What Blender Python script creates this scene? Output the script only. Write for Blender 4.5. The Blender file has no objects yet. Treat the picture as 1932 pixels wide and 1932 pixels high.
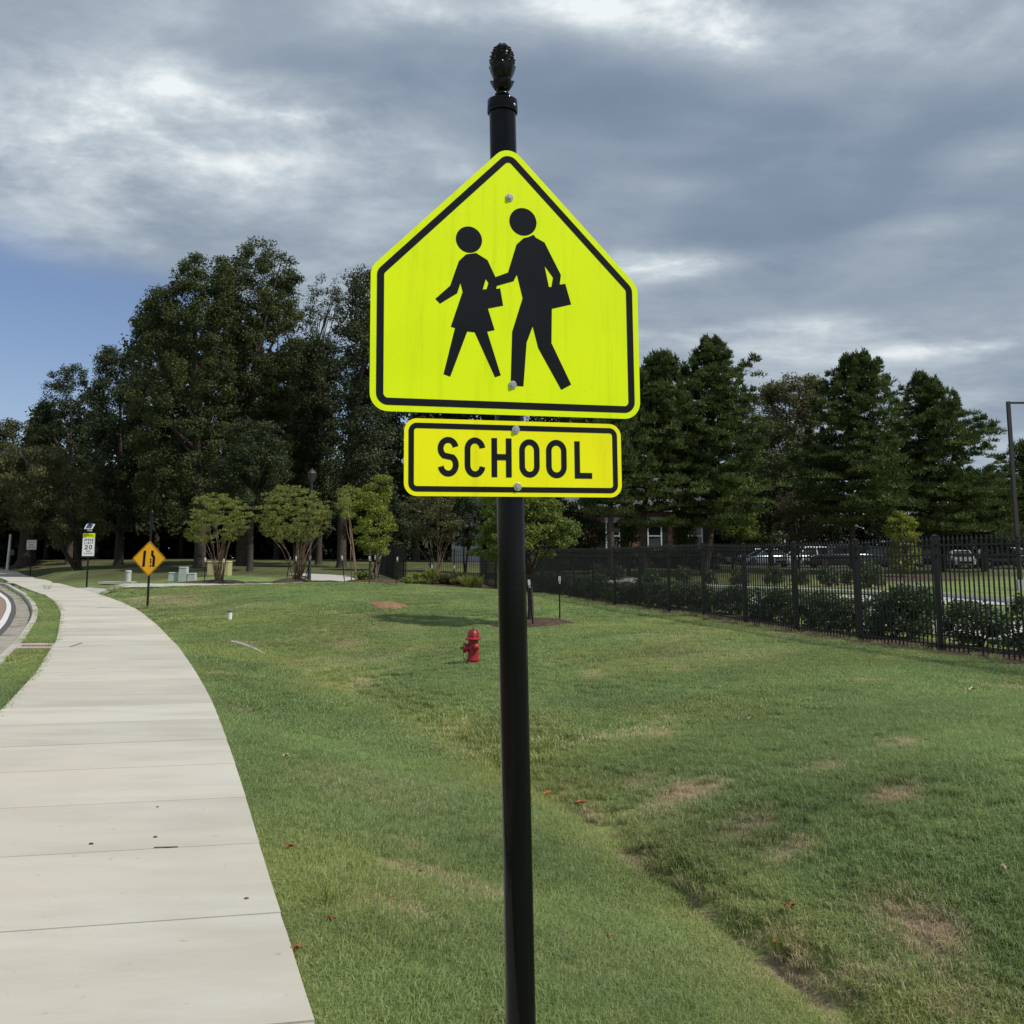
import bpy, math, random
import numpy as np
from mathutils import Vector, Matrix
from mathutils.geometry import tessellate_polygon
R = math.radians
# ------------------------------------------------------------------ camera, world, sun, exposure
SC = bpy.context.scene
COL = SC.collection
F = 1949.0; TP = 0.14; HZ = 1060.0; CH = 1.6            # focal length in photo units (1932 wide), pitch, horizon row, eye height
PIT = math.atan(TP); PY0 = HZ - F*TP; CP, SP = math.cos(PIT), math.sin(PIT)
cam = bpy.data.cameras.new('camera'); camo = bpy.data.objects.new('camera', cam); COL.objects.link(camo)
camo.location = (0, 0, CH); camo.rotation_euler = (R(90)+PIT, 0, 0)
cam.sensor_width = 36; cam.sensor_fit = 'HORIZONTAL'; cam.lens = 36*F/1932
cam.shift_y = -(966-PY0)/1932; cam.clip_start = .05; cam.clip_end = 3000
SC.camera = camo
SC.view_settings.view_transform = 'Standard'; SC.view_settings.look = 'None'
SC.view_settings.exposure = 0.0; SC.view_settings.gamma = 1; SC.view_settings.use_curve_mapping = False

def ray(u, v):
    x = (u-966)/F; y = (PY0-v)/F
    return np.array([x, CP-y*SP, SP+y*CP])
def at(u, v, Y):
    r = ray(u, v); return r*(Y/r[1])+np.array([0, 0, CH])
def azel(u, v):
    r = ray(u, v); r = r/np.linalg.norm(r)
    return math.atan2(r[0], r[1]), math.asin(r[2])

SUN_EL, SUN_AZ = R(48), R(112)          # azimuth from +Y (view direction) clockwise: sun high, to the right
sd = Vector((math.sin(SUN_AZ)*math.cos(SUN_EL), math.cos(SUN_AZ)*math.cos(SUN_EL), math.sin(SUN_EL)))
sl = bpy.data.lights.new('sun', 'SUN'); sl.energy = 3.9; sl.angle = R(1.2); sl.color = (1, .95, .87)
so = bpy.data.objects.new('sun', sl); COL.objects.link(so); so.rotation_euler = sd.to_track_quat('Z', 'Y').to_euler(); so.location = (0, 0, 50)

W = bpy.data.worlds.new('World'); SC.world = W; W.use_nodes = True
nt = W.node_tree; nt.nodes.clear()
class NB:
    """tiny node builder"""
    def __init__(s, t): s.t = t
    def n(s, typ, ins=None, **kw):
        nd = s.t.nodes.new(typ)
        for k, v in kw.items(): setattr(nd, k, v)
        for k, v in (ins or {}).items(): s.set(nd.inputs[k], v)
        return nd
    def set(s, sock, v):
        if isinstance(v, bpy.types.NodeSocket): s.t.links.new(v, sock)
        elif v is not None: sock.default_value = v
    def m(s, op, a, b=None, c=None, clamp=False):
        nd = s.t.nodes.new('ShaderNodeMath'); nd.operation = op; nd.use_clamp = clamp
        s.set(nd.inputs[0], a)
        if b is not None: s.set(nd.inputs[1], b)
        if c is not None: s.set(nd.inputs[2], c)
        return nd.outputs[0]
    def mr(s, v, a, b, c=0., d=1., interp='SMOOTHSTEP'):
        nd = s.t.nodes.new('ShaderNodeMapRange'); nd.interpolation_type = interp
        for i, x in enumerate((v, a, b, c, d)): s.set(nd.inputs[i], x)
        return nd.outputs[0]
    def mix(s, f, a, b, typ='MIX'):
        nd = s.t.nodes.new('ShaderNodeMix'); nd.data_type = 'RGBA'; nd.blend_type = typ
        s.set(nd.inputs[0], f)
        s.set(nd.inputs[6], (*a, 1) if isinstance(a, tuple) and len(a) == 3 else a)
        s.set(nd.inputs[7], (*b, 1) if isinstance(b, tuple) and len(b) == 3 else b)
        return nd.outputs[2]
    def noise(s, vec, scale, detail=3., rough=.5, dist=0., out=0):
        nd = s.n('ShaderNodeTexNoise', {'Scale': scale, 'Detail': detail, 'Roughness': rough, 'Distortion': dist})
        if vec is not None: s.set(nd.inputs['Vector'], vec)
        return nd.outputs[out]
b = NB(nt)
tc = b.n('ShaderNodeTexCoord'); sep = b.n('ShaderNodeSeparateXYZ', {0: tc.outputs['Generated']})
sx, sy, sz = sep.outputs
sky = b.n('ShaderNodeTexSky', sky_type='NISHITA', sun_disc=False, sun_elevation=SUN_EL, sun_rotation=SUN_AZ, air_density=1.0, dust_density=.6, ozone_density=2.5)
az = b.m('ARCTAN2', sx, sy); el = b.m('ARCSINE', sz)
zz = b.m('MAXIMUM', b.m('ADD', sz, .13), .05)
cv = b.n('ShaderNodeCombineXYZ', {0: b.m('DIVIDE', sx, zz), 1: b.m('MULTIPLY', b.m('DIVIDE', sy, zz), 1.25), 2: 3.7}).outputs[0]
n1 = b.noise(cv, .62, 3., .45, .25); n2 = b.noise(cv, 2.1, 5., .52, .2); n3 = b.noise(cv, 5.5, 7., .62, .25)
bump = None
# broad light and dark regions of the cloud deck: u, v, half-width u, half-width v, gain
for (u, v, su, sv, g) in [(330, 150, 330, 75, .22), (90, 260, 260, 130, .24), (420, 300, 250, 55, .16), (700, 240, 230, 60, .20), (330, 400, 420, 80, .10), (250, 30, 260, 45, .0), (320, 170, 50, 20, .07), (480, 210, 90, 16, .12), (580, 225, 40, 14, .12), (850, 330, 60, 16, .14),
                          (830, 20, 160, 40, .22), (1250, 20, 160, 60, .34), (1390, 60, 90, 55, .30), (1060, 5, 120, 40, .26), (1700, 60, 250, 90, .16), (1255, 500, 130, 32, .34),
                          (1250, 360, 110, 28, .20), (1650, 230, 90, 32, .16), (1720, 430, 130, 20, .14), (1860, 285, 90, 45, .16), (1830, 655, 130, 16, .20), (1400, 620, 200, 16, .14), (1200, 660, 500, 50, .08),
                          (1500, 290, 420, 130, -.20), (1080, 200, 240, 90, -.16), (60, 60, 260, 60, -.12), (520, 110, 200, 28, -.1), (1400, 440, 300, 30, -.08), (1700, 540, 330, 60, -.10), (900, 430, 200, 90, -.04)]:
    a0, e0 = azel(u, v)
    ds = su/F; dv = sv/F
    q1 = b.m('POWER', b.m('DIVIDE', b.m('SUBTRACT', az, a0), ds), 2.); q2 = b.m('POWER', b.m('DIVIDE', b.m('SUBTRACT', el, e0), dv), 2.)
    q1 = b.m('ABSOLUTE', q1)
    gss = b.m('MULTIPLY', b.m('EXPONENT', b.m('MULTIPLY', b.m('ADD', q1, q2), -1.)), g)
    bump = gss if bump is None else b.m('ADD', bump, gss)
n4 = b.noise(b.n('ShaderNodeCombineXYZ', {0: az, 1: b.m('MULTIPLY', el, 1.9), 2: 1.3}).outputs[0], 5.2, 7., .58, .3)
bump = b.m('MULTIPLY', bump, b.mr(b.m('ADD', b.m('MULTIPLY', n4, .65), b.m('MULTIPLY', n3, .35)), .33, .66, .25, 1.75, 'LINEAR'))
wn = b.m('SUBTRACT', b.m('ADD', b.m('MULTIPLY', n3, .45), b.m('MULTIPLY', n4, .55)), .5)
den = b.m('ADD', b.m('ADD', b.m('MULTIPLY', b.m('SUBTRACT', n1, .5), .55), b.m('MULTIPLY', b.m('SUBTRACT', n2, .5), .72)), b.m('ADD', bump, .45))
den = b.m('ADD', den, b.m('MULTIPLY', wn, b.mr(den, .25, .8, .45, 1.25)))
cr = b.n('ShaderNodeValToRGB', {0: den}); e = cr.color_ramp
e.elements[0].position = 0; e.elements[0].color = (.17, .22, .30, 1); e.elements[1].position = 1; e.elements[1].color = (.86, .91, .93, 1)
for p_, c_ in ((.25, (.222, .285, .382, 1)), (.5, (.345, .412, .488, 1)), (.75, (.54, .61, .67, 1))):
    k = e.elements.new(p_); k.color = c_
# blue gap low on the left: below a plane through the eye (the far edge of the cloud deck)
ra, rb = ray(-30, 400), ray(330, 528)
nn = np.cross(ra, rb); nn /= np.linalg.norm(nn)
if nn[2] < 0: nn = -nn
dp = b.n('ShaderNodeVectorMath', {0: tc.outputs['Generated'], 1: tuple(nn)}, operation='DOT_PRODUCT').outputs['Value']
dp = b.m('ADD', dp, b.m('MULTIPLY', b.m('SUBTRACT', n2, .5), .035))
edge = b.mr(dp, -.035, .022)
leftm = b.mr(az, .02, -.13)
rightlow = b.mr(el, .15, .03, 0., .55)
edge = b.m('SUBTRACT', 1., b.m('MAXIMUM', b.m('MULTIPLY', b.m('SUBTRACT', 1., edge), leftm), b.m('MULTIPLY', rightlow, b.mr(n2, .35, .6, .5, 1.))))
clr = b.n('ShaderNodeVectorMath', {0: cr.outputs[0], 'Scale': 10.0}, operation='SCALE').outputs[0]
blue = b.mix(1., sky.outputs[0], (1.0, .95, 1.02), 'MULTIPLY')
skyc = b.mix(edge, blue, clr)
bg = b.n('ShaderNodeBackground', {'Color': skyc, 'Strength': .1}); wo = b.n('ShaderNodeOutputWorld', {0: bg.outputs[0]})

# ------------------------------------------------------------------ helpers
rng = np.random.default_rng(7); random.seed(7)
def tag(o, label=None, cat=None, group=None, kind=None):
    if label: o['label'] = label
    if cat: o['category'] = cat
    if group: o['group'] = group
    if kind: o['kind'] = kind
    return o
def meshdata(name, V, Fc, mat=None, smooth=False, attrs=None):
    me = bpy.data.meshes.new(name)
    V = np.asarray(V, dtype=np.float32).reshape(-1, 3)
    if isinstance(Fc, np.ndarray):
        nf, k = Fc.shape
        me.vertices.add(len(V)); me.vertices.foreach_set('co', V.ravel())
        me.loops.add(nf*k); me.polygons.add(nf)
        me.loops.foreach_set('vertex_index', Fc.ravel().astype(np.int32))
        me.polygons.foreach_set('loop_start', np.arange(0, nf*k, k, dtype=np.int32))
        me.polygons.foreach_set('loop_total', np.full(nf, k, dtype=np.int32))
        me.update(calc_edges=True)
    else:
        me.from_pydata(V.tolist(), [], [tuple(f) for f in Fc]); me.update()
    if mat: me.materials.append(mat)
    if smooth: me.polygons.foreach_set('use_smooth', np.ones(len(me.polygons), dtype=bool))
    for k, a in (attrs or {}).items():
        at_ = me.attributes.new(k, 'FLOAT', 'POINT'); at_.data.foreach_set('value', np.asarray(a, dtype=np.float32))
    return me
def obj(name, V, Fc, mat=None, parent=None, smooth=False, attrs=None, loc=None):
    o = bpy.data.objects.new(name, meshdata(name, V, Fc, mat, smooth, attrs)); COL.objects.link(o)
    if parent: o.parent = parent
    if loc is not None: o.location = loc
    return o
def empty(name, loc, rz=0, **kw):
    o = bpy.data.objects.new(name, None); COL.objects.link(o); o.location = loc; o.rotation_euler = (0, 0, rz); o.empty_display_size = .2
    return tag(o, **kw)
def copy_tree(o, parent=None):
    c = o.copy(); COL.objects.link(c); c.parent = parent
    for ch in list(o.children): copy_tree(ch, c)
    return c
class MB:
    def __init__(s): s.V = []; s.F = []
    def add(s, V, Fc):
        o = len(s.V); s.V += [tuple(map(float, v)) for v in V]; s.F += [tuple(i+o for i in f) for f in Fc]; return s
    def box(s, c, d, rot=None, taper=1.):
        x, y, z = [k/2 for k in d]
        P = [(-x, -y, -z), (x, -y, -z), (x, y, -z), (-x, y, -z), (-x*taper, -y*taper, z), (x*taper, -y*taper, z), (x*taper, y*taper, z), (-x*taper, y*taper, z)]
        if rot is not None: P = [rot @ Vector(p) for p in P]
        return s.add([(p[0]+c[0], p[1]+c[1], p[2]+c[2]) for p in P], [(0, 3, 2, 1), (4, 5, 6, 7), (0, 1, 5, 4), (1, 2, 6, 5), (2, 3, 7, 6), (3, 0, 4, 7)])
    def tube(s, pts, rad, n=8, cap=True):
        pts = [Vector(p) for p in pts]
        if not hasattr(rad, '__len__'): rad = [rad]*len(pts)
        rings = []; up = None
        for i, p in enumerate(pts):
            d = (pts[min(i+1, len(pts)-1)]-pts[max(i-1, 0)])
            d = d.normalized() if d.length > 1e-9 else Vector((0, 0, 1))
            if up is None: up = Vector((1, 0, 0)) if abs(d.x) < .9 else Vector((0, 1, 0))
            a = d.cross(up).normalized(); c = a.cross(d).normalized(); up = c
            rings.append([p+(a*math.cos(2*math.pi*k/n)+c*math.sin(2*math.pi*k/n))*rad[i] for k in range(n)])
        V = [v for r_ in rings for v in r_]; Fc = []
        for i in range(len(pts)-1):
            for k in range(n):
                k2 = (k+1) % n; Fc.append((i*n+k, (i+1)*n+k, (i+1)*n+k2, i*n+k2))
        if cap: Fc.append(tuple(range(n))); Fc.append(tuple((len(pts)-1)*n+k for k in reversed(range(n))))
        return s.add(V, Fc)
    def lathe(s, prof, c=(0, 0, 0), n=24, axis='Z'):
        V = []; Fc = []
        for r_, z in prof:
            for k in range(n):
                a = 2*math.pi*k/n; p = (r_*math.cos(a), r_*math.sin(a), z)
                if axis == 'X': p = (z, p[0], p[1])
                if axis == 'Y': p = (p[0], z, p[1])
                V.append((p[0]+c[0], p[1]+c[1], p[2]+c[2]))
        for i in range(len(prof)-1):
            for k in range(n):
                k2 = (k+1) % n; Fc.append((i*n+k, i*n+k2, (i+1)*n+k2, (i+1)*n+k))
        Fc.append(tuple(reversed(range(n)))); Fc.append(tuple((len(prof)-1)*n+k for k in range(n)))
        return s.add(V, Fc)
    def build(s, name, mat, parent=None, smooth=False, loc=None, xf=None):
        V = s.V if xf is None else [xf(v) for v in s.V]
        o = obj(name, V, s.F, mat, parent, smooth, None, loc)
        if smooth:
            o.data.set_sharp_from_angle(angle=R(40))
        return o

# ------------------------------------------------------------------ materials
def mat(name, col, rough=.6, metal=0., spec=.5, noise=0., nscale=8., bump=0., bscale=40., col2=None, n2scale=2., n2lo=.45, n2hi=.62, coat=0., objc=True):
    m = bpy.data.materials.new(name); m.use_nodes = True; t = m.node_tree; t.nodes.clear(); b = NB(t)
    g = b.n('ShaderNodeTexCoord').outputs['Object'] if objc else b.n('ShaderNodeNewGeometry').outputs['Position']
    c = b.n('ShaderNodeRGB').outputs[0]; c.default_value = (*col, 1)
    if col2: c = b.mix(b.mr(b.noise(g, n2scale, 4., .6), n2lo, n2hi), c, col2)
    if noise:
        f = b.mr(b.noise(g, nscale, 5., .6), .3, .7, 1-noise, 1+noise, 'LINEAR')
        c = b.n('ShaderNodeVectorMath', {0: c, 'Scale': f}, operation='SCALE').outputs[0]
    p = b.n('ShaderNodeBsdfPrincipled', {'Base Color': c, 'Roughness': rough, 'Metallic': metal, 'Specular IOR Level': spec, 'Coat Weight': coat})
    if bump:
        bn = b.n('ShaderNodeBump', {'Height': b.noise(g, bscale, 4., .6), 'Strength': bump, 'Distance': .02}); b.set(p.inputs['Normal'], bn.outputs[0])
    b.n('ShaderNodeOutputMaterial', {0: p.outputs[0]})
    return m
def leafmat(name, dark, light, rough=.55, spec=.25, trans=.25):
    """leaves: every leaf has its own shade between two pigments (attribute tone), part of the light passes through"""
    m = bpy.data.materials.new(name); m.use_nodes = True; t = m.node_tree; t.nodes.clear(); b = NB(t)
    a = b.n('ShaderNodeAttribute', attribute_name='tone').outputs['Fac']
    c = b.mix(a, dark, light)
    p = b.n('ShaderNodeBsdfPrincipled', {'Base Color': c, 'Roughness': rough, 'Specular IOR Level': spec})
    tr = b.n('ShaderNodeBsdfTranslucent', {'Color': b.mix(.5, c, light)})
    mx = b.n('ShaderNodeMixShader', {0: trans, 1: p.outputs[0], 2: tr.outputs[0]})
    b.n('ShaderNodeOutputMaterial', {0: mx.outputs[0]}); return m
M = {}
M['black'] = mat('black_gloss_paint', (.0032, .0036, .005), .09, spec=.24, coat=.0, bump=.02, bscale=60)
M['cast'] = mat('black_cast_iron_paint', (.004, .0045, .006), .2, spec=.32)
M['blackm'] = mat('black_satin_paint', (.006, .007, .008), .42, spec=.35)
M['print'] = mat('black_print', (.008, .009, .012), .3, spec=.22, noise=.25, nscale=6)
M['zinc'] = mat('zinc_bolt', (.55, .56, .58), .33, metal=.85, noise=.15, nscale=60)
M['bark'] = mat('grey_brown_bark', (.066, .053, .044), .9, spec=.1, noise=.4, nscale=6, bump=.8, bscale=14)
M['barkl'] = mat('pale_bark', (.22, .17, .13), .85, spec=.1, noise=.3, nscale=8, bump=.5, bscale=20)
M['myrtle'] = mat('smooth_tan_bark', (.20, .13, .095), .7, spec=.2, noise=.35, nscale=9)
M['mulch'] = mat('bark_mulch', (.075, .055, .043), .95, spec=.05, noise=.6, nscale=35, bump=1., bscale=50, col2=(.13, .09, .065), n2scale=9)
M['clay'] = mat('red_clay', (.26, .155, .095), .95, spec=.05, noise=.4, nscale=18, bump=1., bscale=30, col2=(.20, .13, .07), n2scale=5)
M['white'] = mat('white_paint', (.72, .73, .72), .5, noise=.08)
M['whitesign'] = mat('white_sign_sheeting', (.84, .85, .84), .35)
M['red'] = mat('red_hydrant_paint', (.31, .015, .026), .42, noise=.3, nscale=14, col2=(.26, .014, .02), n2scale=6, bump=.15, bscale=30)
M['rust'] = mat('rusty_chain', (.18, .10, .04), .8, noise=.3)
M['grey'] = mat('grey_plastic', (.40, .44, .42), .55, noise=.12, nscale=5)
M['tan'] = mat('tan_green_box_paint', (.42, .41, .20), .55, noise=.1, nscale=3)
M['bluecap'] = mat('blue_grey_cap', (.06, .10, .15), .5)
M['orange'] = mat('amber_sign_sheeting', (.95, .46, .006), .35, noise=.05, nscale=5)
M['brickm'] = None
M['glass'] = mat('dark_glass', (.012, .018, .02), .06, spec=.8)
M['shutter'] = mat('black_shutter', (.008, .009, .011), .5)
M['shingle'] = mat('grey_shingle', (.11, .11, .125), .9, noise=.3, nscale=3)
M['bronze'] = mat('bronze_lamp_paint', (.035, .030, .032), .45)
M['bluepole'] = mat('blue_grey_lamp_paint', (.022, .028, .040), .5)
M['leafdry'] = mat('dry_oak_leaf', (.24, .09, .035), .7, noise=.3, nscale=30)
M['leafpale'] = mat('pale_dry_leaf', (.50, .40, .26), .7, noise=.3, nscale=30)
M['scrap'] = mat('coral_plastic', (.75, .12, .07), .5, noise=.15, nscale=30)
M['tyre'] = mat('tyre_rubber', (.012, .012, .012), .8)
M['rim'] = mat('grey_rim', (.25, .25, .26), .35, metal=.7)
M['solar'] = mat('solar_cells', (.045, .06, .13), .3)
M['lightgrey'] = mat('pale_aluminium', (.62, .66, .70), .4, metal=.2)

def sheeting(name, c1, c2):
    """microprismatic sheeting: a fine honeycomb of slightly darker seams"""
    m = bpy.data.materials.new(name); m.use_nodes = True; t = m.node_tree; t.nodes.clear(); b = NB(t)
    g = b.n('ShaderNodeTexCoord').outputs['Object']; s3 = b.n('ShaderNodeSeparateXYZ', {0: g})
    wx = b.m('SINE', b.m('MULTIPLY', s3.outputs[0], 900.)); wz = b.m('SINE', b.m('MULTIPLY', b.m('ADD', s3.outputs[2], b.m('MULTIPLY', s3.outputs[0], .57)), 1040.))
    e = b.mr(b.m('MULTIPLY', wx, wz), -.6, .6, .55, 1.)
    c = b.mix(e, c2, c1)
    c = b.mix(b.mr(b.noise(g, 5., 3., .5), .35, .75, 0, .5), c, c2)
    st = b.n('ShaderNodeMapping', {'Vector': g, 'Scale': (38., 38., 2.2)}).outputs[0]
    k = b.m('MULTIPLY', b.mr(b.noise(st, 1., 5., .65), .48, .75, 1., .88), b.mr(b.noise(g, 70., 4., .7), .62, .72, 1., .90))
    c = b.n('ShaderNodeVectorMath', {0: c, 'Scale': k}, operation='SCALE').outputs[0]
    p = b.n('ShaderNodeBsdfPrincipled', {'Base Color': c, 'Roughness': .45, 'Specular IOR Level': .2})
    b.n('ShaderNodeOutputMaterial', {0: p.outputs[0]}); return m
M['lime'] = sheeting('fluorescent_lime_sheeting', (.82, 1., .002), (.70, .90, .002))
M['yellow'] = sheeting('fluorescent_yellow_sheeting', (.96, .97, .004), (.88, .82, .004))

def concrete(name, base, base2, joint=True):
    m = bpy.data.materials.new(name); m.use_nodes = True; t = m.node_tree; t.nodes.clear(); b = NB(t)
    g = b.n('ShaderNodeNewGeometry').outputs['Position']
    oi = b.n('ShaderNodeObjectInfo').outputs['Random']
    # broom marks and long pale stains run across the walk
    mp = b.n('ShaderNodeMapping', {'Vector': g, 'Scale': (1., 3.2, 1.), 'Rotation': (0, 0, R(-14))}).outputs[0]
    f1 = b.mr(b.noise(mp, .55, 5., .62), .36, .66)
    f2 = b.mr(b.noise(g, .45, 4., .6), .4, .65)
    c = b.mix(f1, base, base2)
    c = b.mix(b.m('MULTIPLY', f2, .55), c, (.56, .515, .43))
    mp2 = b.n('ShaderNodeMapping', {'Vector': g, 'Scale': (1., 22., 1.), 'Rotation': (0, 0, R(-14))}).outputs[0]
    fine = b.mr(b.noise(mp2, 5., 5., .7), .3, .7, .965, 1.035, 'LINEAR')
    gr = b.mr(b.noise(g, 160., 3., .8), .25, .75, .90, 1.10, 'LINEAR')
    sp = b.mr(b.noise(g, 14., 2., .5), .68, .76, 1., .80)
    k = b.m('MULTIPLY', b.m('MULTIPLY', b.m('MULTIPLY', fine, gr), sp), b.mr(oi, 0., 1., .92, 1.06, 'LINEAR'))
    c = b.n('ShaderNodeVectorMath', {0: c, 'Scale': k}, operation='SCALE').outputs[0]
    bn = b.n('ShaderNodeBump', {'Height': b.m('ADD', b.noise(g, 180., 3., .7), b.m('MULTIPLY', b.noise(mp2, 9., 3., .6), 1.5)), 'Strength': .25, 'Distance': .004})
    p = b.n('ShaderNodeBsdfPrincipled', {'Base Color': c, 'Roughness': .85, 'Specular IOR Level': .25, 'Normal': bn.outputs[0]})
    b.n('ShaderNodeOutputMaterial', {0: p.outputs[0]}); return m
M['walk'] = concrete('walk_concrete', (.445, .420, .350), (.515, .498, .440))
M['curb'] = concrete('curb_concrete', (.36, .34, .30), (.45, .43, .38))
M['gutter'] = mat('gutter_concrete', (.31, .285, .235), .9, noise=.25, nscale=4, col2=(.22, .19, .15), n2scale=1.2, bump=.2, objc=False)
M['drive'] = mat('drive_concrete', (.44, .425, .39), .85, noise=.1, nscale=3, objc=False)
M['asphalt'] = mat('asphalt', (.085, .078, .08), .9, noise=.3, nscale=60, objc=False, bump=.3)
M['brown_asphalt'] = mat('tan_road_surface', (.27, .185, .135), .9, noise=.2, nscale=30, objc=False)
M['line'] = mat('worn_white_line', (.66, .66, .64), .7, col2=(.33, .31, .3), n2scale=11., n2lo=.62, n2hi=.68, objc=False)
M['joint'] = mat('joint_filler', (.07, .065, .055), .95, objc=False)
M['stain'] = mat('rust_stained_concrete', (.30, .10, .06), .9, noise=.3, nscale=8, objc=False)

# ------------------------------------------------------------------ the lie of the land
YT = [-200, 0, 22, 32, 42, 54, 65, 81, 100, 130, 170, 400]; ZT = [0, 0, 0, .16, .26, .34, .46, .60, .98, 1.62, 2.0, 2.2]
def zw(Y): return np.interp(Y, YT, ZT)
def onwalk(u, v, dz=0.):
    r = ray(u, v); lo, hi = 1., 400.
    for _ in range(60):                       # first crossing of the walk's profile
        mid = (lo+hi)/2; z = CH+r[2]*mid/r[1]
        if z > zw(mid)+dz: lo = mid
        else: hi = mid
    return r[0]*lo/r[1], lo
def curve(px, dz=0.):
    P = sorted([onwalk(u, v, dz) for u, v in px], key=lambda p: p[1])
    return np.array([p[1] for p in P]), np.array([p[0] for p in P])
def smooth(Y, X, n=3):
    g = np.concatenate([np.arange(-12, 60, .5), np.arange(60, 300, 2.)])
    m0 = (X[1]-X[0])/(Y[1]-Y[0]); m1 = (X[-1]-X[-2])/(Y[-1]-Y[-2])
    x = np.interp(g, Y, X); x = np.where(g < Y[0], X[0]+m0*(g-Y[0]), x); x = np.where(g > Y[-1], X[-1]+m1*(g-Y[-1]), x)
    for _ in range(n): x[1:-1] = (x[:-2]+2*x[1:-1]+x[2:])/4
    return g, x
RE = [(594.6, 1931), (552, 1787), (528.6, 1721.5), (488, 1589), (464.5, 1503.6), (427.6, 1393), (400, 1321), (367, 1263), (334, 1216), (299, 1181), (263, 1152), (230, 1136), (195.6, 1123.5), (161, 1113), (126.3, 1104.2), (87.6, 1094), (42.8, 1083.8), (22, 1071), (0, 1063)]
LE = [(0, 1342), (31, 1309), (70, 1266.6), (93.7, 1226.4), (105, 1213), (111, 1187.7), (115, 1155), (104, 1136), (87.6, 1123.5), (61, 1114.4), (26.5, 1100), (0, 1090)]
gy, xr = smooth(*curve(RE)); ly, lx = curve(LE)
x_right_at = lambda y: np.interp(y, gy, xr)
W0 = x_right_at(ly[0])-lx[0]
ly = np.concatenate([[-12., 3., 7.], ly, ly[-1]+[12., 40., 90.]])
Wf = x_right_at(ly[-4])-lx[-1]
lx = np.concatenate([[x_right_at(-12.)-W0, x_right_at(3.)-W0, x_right_at(7.)-W0], lx, x_right_at(ly[-3:])-Wf])
gy, xl = smooth(ly, lx)
CB = [(2.5, 1250.8), (23, 1228), (38, 1215), (56, 1189.7), (68.8, 1169.3), (73, 1151.5), (66, 1136), (49.7, 1119.6), (19, 1103), (0, 1096.7)]
GU = [(0, 1201), (19, 1180.8), (30, 1159), (29.5, 1142.5), (23, 1127), (0, 1112)]
WO = [(0, 1187), (12.7, 1171.8), (21, 1151.5), (21, 1138.7), (12.7, 1126), (0, 1117)]
WI = [(0, 1171.8), (10.8, 1152.7), (12.7, 1140), (9, 1130), (0, 1124)]
def extend(Y, X, base):
    """carry a kerb line on beside the walk outside the picture"""
    g0 = base(Y[0])-X[0]; g1 = base(Y[-1])-X[-1]
    Y2 = np.concatenate([[-12, Y[0]-6], Y, [Y[-1]+20, Y[-1]+90]]); X2 = np.concatenate([[base(-12)-g0, base(Y[0]-6)-g0], X, [base(Y[-1]+20)-g1, base(Y[-1]+90)-g1]])
    return smooth(Y2, X2)[1]
wl = lambda y: np.interp(y, gy, xl)
xc = extend(*curve(CB), wl); cb_at = lambda y: np.interp(y, gy, xc)
xg = extend(*curve(GU, -.13), cb_at); g_at = lambda y: np.interp(y, gy, xg)
xo = extend(*curve(WO, -.13), g_at); xi = extend(*curve(WI, -.13), g_at)
xo = np.minimum(xo, xg-.12); xi = np.minimum(xi, xo-.12)

CPTS = []
for y in list(range(-10, 60, 5))+[65, 75, 90, 110, 140]:
    CPTS += [(np.interp(y, gy, xr)+.02, y, zw(y)-.03), (np.interp(y, gy, xl), y, zw(y)-.03)]
    CPTS += [(np.interp(y, gy, xc)-8, y, zw(y)-.1), (np.interp(y, gy, xc)-30, y, zw(y)+.1)]
def cz(u, v, z):
    r = ray(u, v); t = (z-CH)/r[2]; CPTS.append((r[0]*t, r[1]*t, z))
def cy(u, v, Y): p = at(u, v, Y); CPTS.append((p[0], p[1], p[2]))
for a in [(640, 1290, -.34), (530, 1245, -.28), (780, 1370, -.42), (950, 1470, -.46), (1100, 1535, -.50), (1250, 1650, -.50), (1400, 1760, -.50), (1520, 1860, -.50), (1640, 1990, -.50),
          (1900, 1500, .12), (1900, 1850, -.12), (1600, 1500, -.05), (1500, 1400, 0), (1300, 1350, -.12), (1700, 1700, -.22), (1200, 1440, -.30), (1350, 1560, -.26), (1500, 1650, -.28), (1750, 1400, .12),
          (1000, 1350, -.28), (800, 1850, -.20), (900, 1600, -.36), (700, 1500, -.22), (760, 1650, -.24)]: cz(*a)
for a in [(893, 1253, 18.), (1000, 1180, 26.), (1130, 1190, 22.), (560, 1099, 45.), (412, 1096, 46.), (700, 1099, 44.), (620, 1140, 30.), (730, 1148, 30.), (430, 1140, 33.), (433, 1172, 26.), (310, 1131, 36.), (430, 1222, 21.5),
          (278, 1144.5, 32.5), (380, 1105, 46.), (470, 1104, 45.), (163, 1108, 54.), (55.7, 1084.5, 81.), (822, 1096, 56.), (767, 1103, 55.), (650, 1076, 70.), (456, 1068, 76.), (375, 1068, 74.), (250, 1064, 84.), (140, 1063, 92.),
          (48, 1058, 96.), (1472, 1114.5, 48.), (1619, 1121.5, 43.), (1751, 1124.5, 41.), (1932, 1141, 32.), (1600, 1079, 72.), (1850, 1079, 74.), (1240, 1073, 70.), (1240, 1066, 80.), (1700, 1071, 86.), (1500, 1071, 86.), (1932, 1071, 90.), (1160, 1106, 55.), (1000, 1080, 70.), (880, 1075, 72.)]: cy(*a)
for a in [(414, 1087, 55.), (346, 1096.5, 47.), (241, 1101.5, 44.), (610, 1097, 50.), (610, 1090, 58.), (560, 1091, 58.), (137, 1077.5, 70.)]: cy(*a)
FX = lambda k: 6.75-.504*k
FY = lambda k: 16.6+2.32*k
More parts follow.
